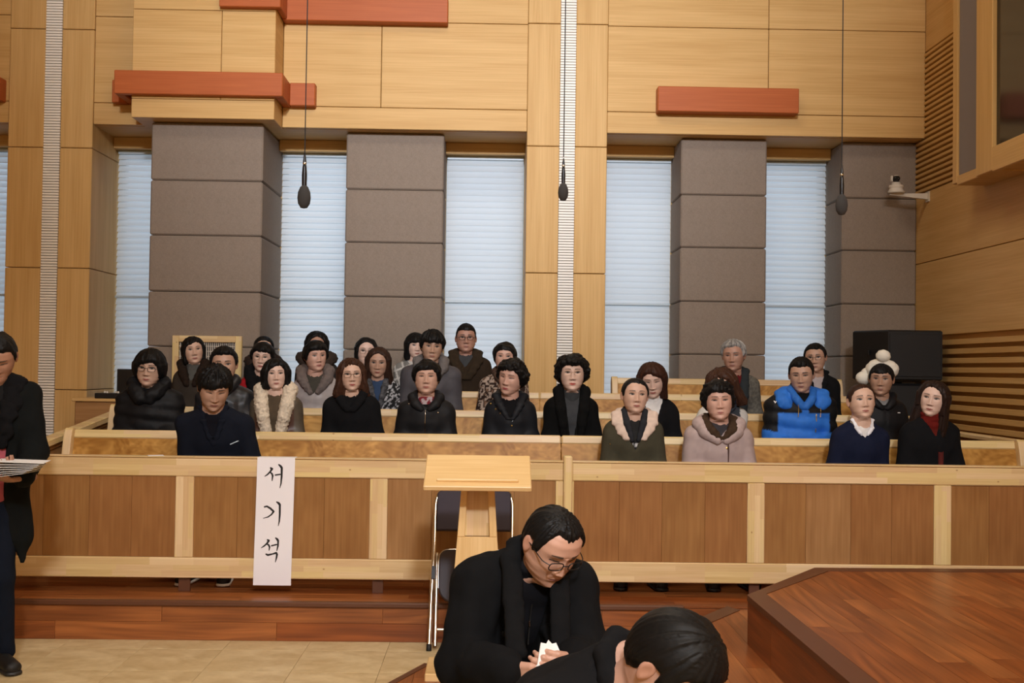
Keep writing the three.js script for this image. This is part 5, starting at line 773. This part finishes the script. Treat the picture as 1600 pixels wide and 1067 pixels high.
// back row
const zb = 0.05;
seated(-1.959, 1.70, -9.93, 0.919, -1.945, 0.40, 4, { dz: 0.1, label: 'dark-haired woman in grey coat behind the red-coated woman', woman: 1, skin: mid, hd: [0, 8, 0], hair: { style: 'tied', t: 0.014 }, coat: { color: [0.085, 0.08, 0.072], V: 0.05, inner: C.black, collar: { r: 0.05, w: 0.1, V: 0.05, end: 0.04, top: 0.02, color: [0.03, 0.02, 0.016], bump: 0.008, freq: 60, mat: cloth.fur, name: 'fur_hood' } } });
seated(-1.512, 1.742, -9.98, 0.95, -1.515, 0.42, 4, { dz: 0.05, label: 'long dark-haired woman with brown fur hood against the blind', woman: 1, skin: [0.40, 0.22, 0.15], hd: [0, 10, 0], hair: { style: 'long', L: 0.2, t: 0.024, lift: 0.01 }, coat: { color: [0.03, 0.026, 0.024], V: 0.05, inner: C.black, collar: { r: 0.05, w: 0.115, V: 0.05, end: 0.05, top: 0.015, color: [0.045, 0.032, 0.025], bump: 0.008, freq: 60, mat: cloth.fur, name: 'fur_hood' } } });
seated(-1.088, 1.691, -10.0, 1.0, -1.076, 0.42, 4, { dz: 0.05, label: 'woman with thin glasses mostly hidden in the back row', woman: 1, skin: pale, hd: [4, 4, 0], glasses: { r: 0.0011 }, hair: { style: 'shoulder', t: 0.018, curl: 0.4 }, coat: { color: C.black, V: 0.05, inner: C.black } });
seated(-0.663, 1.748, -10.0, 0.90, -0.642, 0.43, 4, { dz: 0.05, label: 'woman with black fringe and bob in white-grey plaid coat', woman: 1, skin: pale, hd: [14, 6, 0], hair: { style: 'bangs', t: 0.022 }, coat: { color: C.grey, V: 0.08, vw: 0.07, inner: [0.5, 0.48, 0.45], cell: 0.0095, pattern: (x, y, z, q, c, n) => { const l = Math.abs(((c[0] * 1.0 + c[1] * 0.35) * 13 + 50) % 1 - 0.5) < 0.11 || Math.abs(((c[1] - c[0] * 0.3) * 13 + 50) % 1 - 0.5) < 0.11, k = l ? 0.6 : 0.21; q[0] = k * n; q[1] = k * 0.97 * n; q[2] = k * 0.9 * n; } }, details: [earring(1)] });
seated(-0.226, 1.812, -10.0, 1.0, -0.2, 0.46, 4, { dz: 0.05, label: 'man with dark glasses in wide brown coat against the blind', skin: [0.42, 0.22, 0.155], hd: [2, 0, 0], glasses: { r: 0.0019 }, face: { jaw: 1.1 }, hair: { style: 'short', t: 0.008, top: 0.024 }, coat: { color: [0.032, 0.021, 0.013], V: 0.11, vw: 0.075, inner: [0.05, 0.052, 0.055], g: 0.022, collar: { r: 0.05, rb: 0.04, w: 0.085, V: 0.2, end: 0.02, spread: 1.5, flat: 0.5, color: [0.034, 0.023, 0.014] } }, sh: 0.02 });
// ---- man standing at the left edge, reading papers
{
  const j = { hip: [0, 0.92, 0], waist: [0, 1.06, 0.0], chest: [0, 1.28, -0.005], neck: [0.01, 1.445, 0.0], head: [0.06, 1.585, 0.055], shL: [-0.165, 1.40, -0.01], shR: [0.185, 1.395, -0.01], elL: [-0.2, 1.12, 0.08], elR: [0.24, 1.11, 0.04], wrL: [0.09, 1.045, 0.27], wrR: [0.25, 1.0, 0.25], knL: [-0.1, 0.49, 0.05], knR: [0.09, 0.48, 0.03], anL: [-0.1, 0.09, 0.02], anR: [0.10, 0.09, -0.05] };
  person({ label: 'man in long black robe walking at the left edge with papers', base: [-2.555, 0, -5.9], turn: 0.12, j, head: { yaw: 0.2, pitch: 0.6, roll: 0.0, s: 0.98 }, skin: [0.40, 0.21, 0.14], fine: 1, toes: 0.5, girth: 0.165, hair: { style: 'short', t: 0.014, top: 0.02 }, closed: 1,
    hands: [{ w: j.wrL, d: [0.9, 0.1, 0.35], p: [0.1, 1, 0.3], t: -1, c: 0.7 }, { w: j.wrR, d: [-0.55, -0.05, 0.75], p: [-0.1, 1, 0.1], t: 1, c: 0.35 }], trousers: [0.008, 0.011, 0.02],
    coat: { name: 'robe', color: [0.007, 0.008, 0.008], V: 0.62, vw: 0.055, straight: 1, voff: 0.055, inner: [0.42, 0.10, 0.13], innerPattern: (x, y, z, q, c, n) => { const p = c[1] < -0.3 ? [0.42, 0.10, 0.13] : [0.012, 0.012, 0.013]; for (let k = 0; k < 3; k++) q[k] = p[k] * n; }, g: 0.022, hem: 0, amp: 0.008, extra: [limb([-0.1, 0.95, 0.0], [-0.13, 0.66, 0.0], 0.09, 0.07, 0.12, 0.11, [1, 0, 0]), limb([0.11, 0.95, 0.0], [0.15, 0.68, 0.0], 0.09, 0.06, 0.1, 0.08, [1, 0, 0]), limb([0.17, 0.7, 0], [0.19, 0.56, 0.01], 0.04, 0.012)], collar: { r: 0.06, rb: 0.03, w: 0.11, V: 0.3, end: 0.1, spread: 1.2, top: 0.02, flat: 0.55, color: [0.007, 0.007, 0.008], bump: 0.008, freq: 30, name: 'hood' }, innerNeck: 0.05 },
    details: [(r) => part(r, 'hood_tip', at(extrude([[0, 0.03], [0.09, -0.01], [0.115, -0.07], [0.06, -0.045], [-0.02, -0.05]], 0.02, 0.004), 0.12, 1.405, 0.0, 0, 0.3, 0.0), mat.black)] });
  const t = thing('paper_stack', 'fanned white papers held by the man at left edge', 'papers', [-2.285, 1.055, -5.60], 0.0);
  for (let k = 0; k < 7; k++) part(t, 'sheet', cbox(0.22 + 0.015 * hash3(k, 2, 3), 0.0016, 0.15, 0), mat.paper, [0.012 * (hash3(k, 1, 1) - 0.5) + 0.01 * k - 0.03, (k - 3) * 0.011, 0.0], [0.02, 0.05 * (k - 3), 0.14 - k * 0.03]);
  const p = thing('pen', 'white pen in the hand of the man at left edge', 'pen', [-2.40, 1.07, -5.56]); part(p, 'barrel', at(new THREE.CylinderGeometry(0.005, 0.005, 0.13, 10), 0, 0.03, 0, 0, 0, -0.5), mat.paper); part(p, 'tip', at(new THREE.ConeGeometry(0.005, 0.014, 10), -0.0345, -0.033, 0, Math.PI, 0, 0.5), mat.chrome);
}
// ---- man sitting low in the foreground, looking at folded papers
{
  const st = (x, z, h, label) => { const t = thing('stool', label, 'stool', [x, 0, z]); part(t, 'seat', lathe([[0, h], [0.15, h], [0.165, h - 0.012], [0.16, h - 0.03], [0, h - 0.03]], 28), mat.birch); for (let k = 0; k < 4; k++) { const a = k * 1.5708 + 0.78; part(t, 'leg', tube([[0.1 * Math.cos(a), h - 0.03, 0.1 * Math.sin(a)], [0.15 * Math.cos(a), 0.004, 0.15 * Math.sin(a)]], 0.014, 4, 8), mat.birch); } };
  st(0.10, -4.13, 0.33, 'low wooden stool under the foreground man with glasses');
  const j = { hip: [0.0, 0.43, -0.42], waist: [0.0, 0.57, -0.36], chest: [0.03, 0.78, -0.20], neck: [0.05, 0.922, -0.065], head: [0.105, 1.005, 0.03], shL: [-0.125, 0.86, -0.08], shR: [0.185, 0.845, -0.11], elL: [-0.178, 0.62, 0.0], elR: [0.215, 0.645, -0.02], wrL: [-0.035, 0.655, 0.20], wrR: [0.175, 0.675, 0.19], knL: [-0.15, 0.40, 0.06], knR: [0.2, 0.40, 0.06], anL: [-0.12, 0.09, -0.02], anR: [0.17, 0.09, -0.02] };
  person({ label: 'foreground man with glasses in black coat looking down at papers', base: [0.095, 0, -3.72], j, head: { yaw: 0.50, pitch: 0.66, roll: -0.06, s: 1.0 }, skin: [0.55, 0.31, 0.22], fine: 1, res: 1, closed: 1, girth: 0.185, depth: 0.125, glasses: { r: 0.0019 }, face: { jaw: 1.05 }, hair: { style: 'receding', t: 0.012, top: 0.008, sweep: -0.15 },
    hands: [{ w: j.wrL, d: [0.9, -0.1, 0.4], p: [0.35, 0.25, -0.9], t: -1, c: 0.7 }, { w: j.wrR, d: [-0.75, 0.1, 0.5], p: [-0.3, 0.2, -0.9], t: 1, c: 0.7 }],
    coat: { color: [0.007, 0.007, 0.0075], V: 0.36, vw: 0.06, inner: [0.009, 0.009, 0.011], innerDip: 0.02, g: 0.034, hem: 0.6, amp: 0.009, cell: 0.009, extra: [limb([-0.05, 0.7, -0.2], [-0.14, 0.6, -0.02], 0.12, 0.08), limb([0.07, 0.7, -0.2], [0.16, 0.62, -0.04], 0.12, 0.08)], collar: { r: 0.034, rb: 0.028, w: 0.07, V: 0.3, end: 0.05, spread: 1.1, flat: 0.6, top: 0.055 } }, neckwear: { color: [0.010, 0.010, 0.012], h: 0.055, r: 0.074, name: 'stand_collar' },
    details: [zip(-0.005, -0.06, -0.2, mat.iron, 0.0025), (r, k) => part(r, 'zip_pull', cbox(0.006, 0.02, 0.004, 0.001), mat.chrome, k.CH(-0.005, -0.13, k.surfZ(-0.005, -0.13) + 0.006)), button(-0.085, -0.17, mat.iron, 0.011), button(-0.1, -0.3, mat.iron, 0.011)] });
  const t = thing('folded_paper', 'folded white paper in the hands of the foreground man', 'paper', [0.17, 0.70, -3.48], 0.1);
  part(t, 'sheet', at(extrude([[-0.035, -0.05], [0.03, -0.05], [0.045, 0.02], [0.02, 0.05], [0.012, 0.04], [-0.005, 0.045]], 0.003), 0, 0, 0, -0.3, 0.2, 0.1), mat.paper); part(t, 'sheet', at(extrude([[-0.03, -0.05], [0.032, -0.05], [0.05, 0.012], [0.03, 0.046], [-0.012, 0.03]], 0.003), 0.004, 0, -0.007, -0.3, 0.1, -0.12), mat.paper);
  // ---- second foreground man, bowed to the right, mostly the back of his head
  st(0.12, -2.67, 0.43, 'low wooden stool under the bowing foreground man');
  const b = { hip: [0, 0.53, -0.14], waist: [0, 0.67, -0.10], chest: [0, 0.80, 0.05], neck: [0, 0.935, 0.17], head: [0, 0.975, 0.30], shL: [-0.165, 0.835, 0.10], shR: [0.165, 0.835, 0.10], elL: [-0.25, 0.66, 0.14], elR: [0.23, 0.66, 0.14], wrL: [-0.07, 0.62, 0.36], wrR: [0.07, 0.62, 0.36], knL: [-0.13, 0.49, 0.27], knR: [0.13, 0.49, 0.27], anL: [-0.13, 0.09, 0.23], anR: [0.13, 0.09, 0.23] };
  person({ label: 'bowing man in black coat at bottom edge, mostly his black hair', base: [0.195, 0, -2.56], turn: 0.6, j: b, head: { yaw: 0.3, pitch: 1.0, roll: 0.0, s: 0.93 }, skin: [0.58, 0.34, 0.26], fine: 1, res: 1, closed: 1, girth: 0.165, hair: { style: 'short', t: 0.016, top: 0.016, rough: 0.003, tab: [[0, 0.066], [35, 0.064], [54, 0.052], [62, 0.03], [68, 0.0], [78, -0.002], [84, 0.026], [100, 0.02], [112, -0.04], [140, -0.09], [180, -0.095]] }, coat: { color: [0.009, 0.009, 0.010], V: 0.1, inner: C.black, g: 0.03, cell: 0.01, collar: { r: 0.022, w: 0.066, V: 0.1, end: 0.03, top: 0.02 } } });
}
scene.traverse(o => { if (o.isMesh) { o.castShadow = true; o.receiveShadow = true; } });
renderer.render(scene, camera);
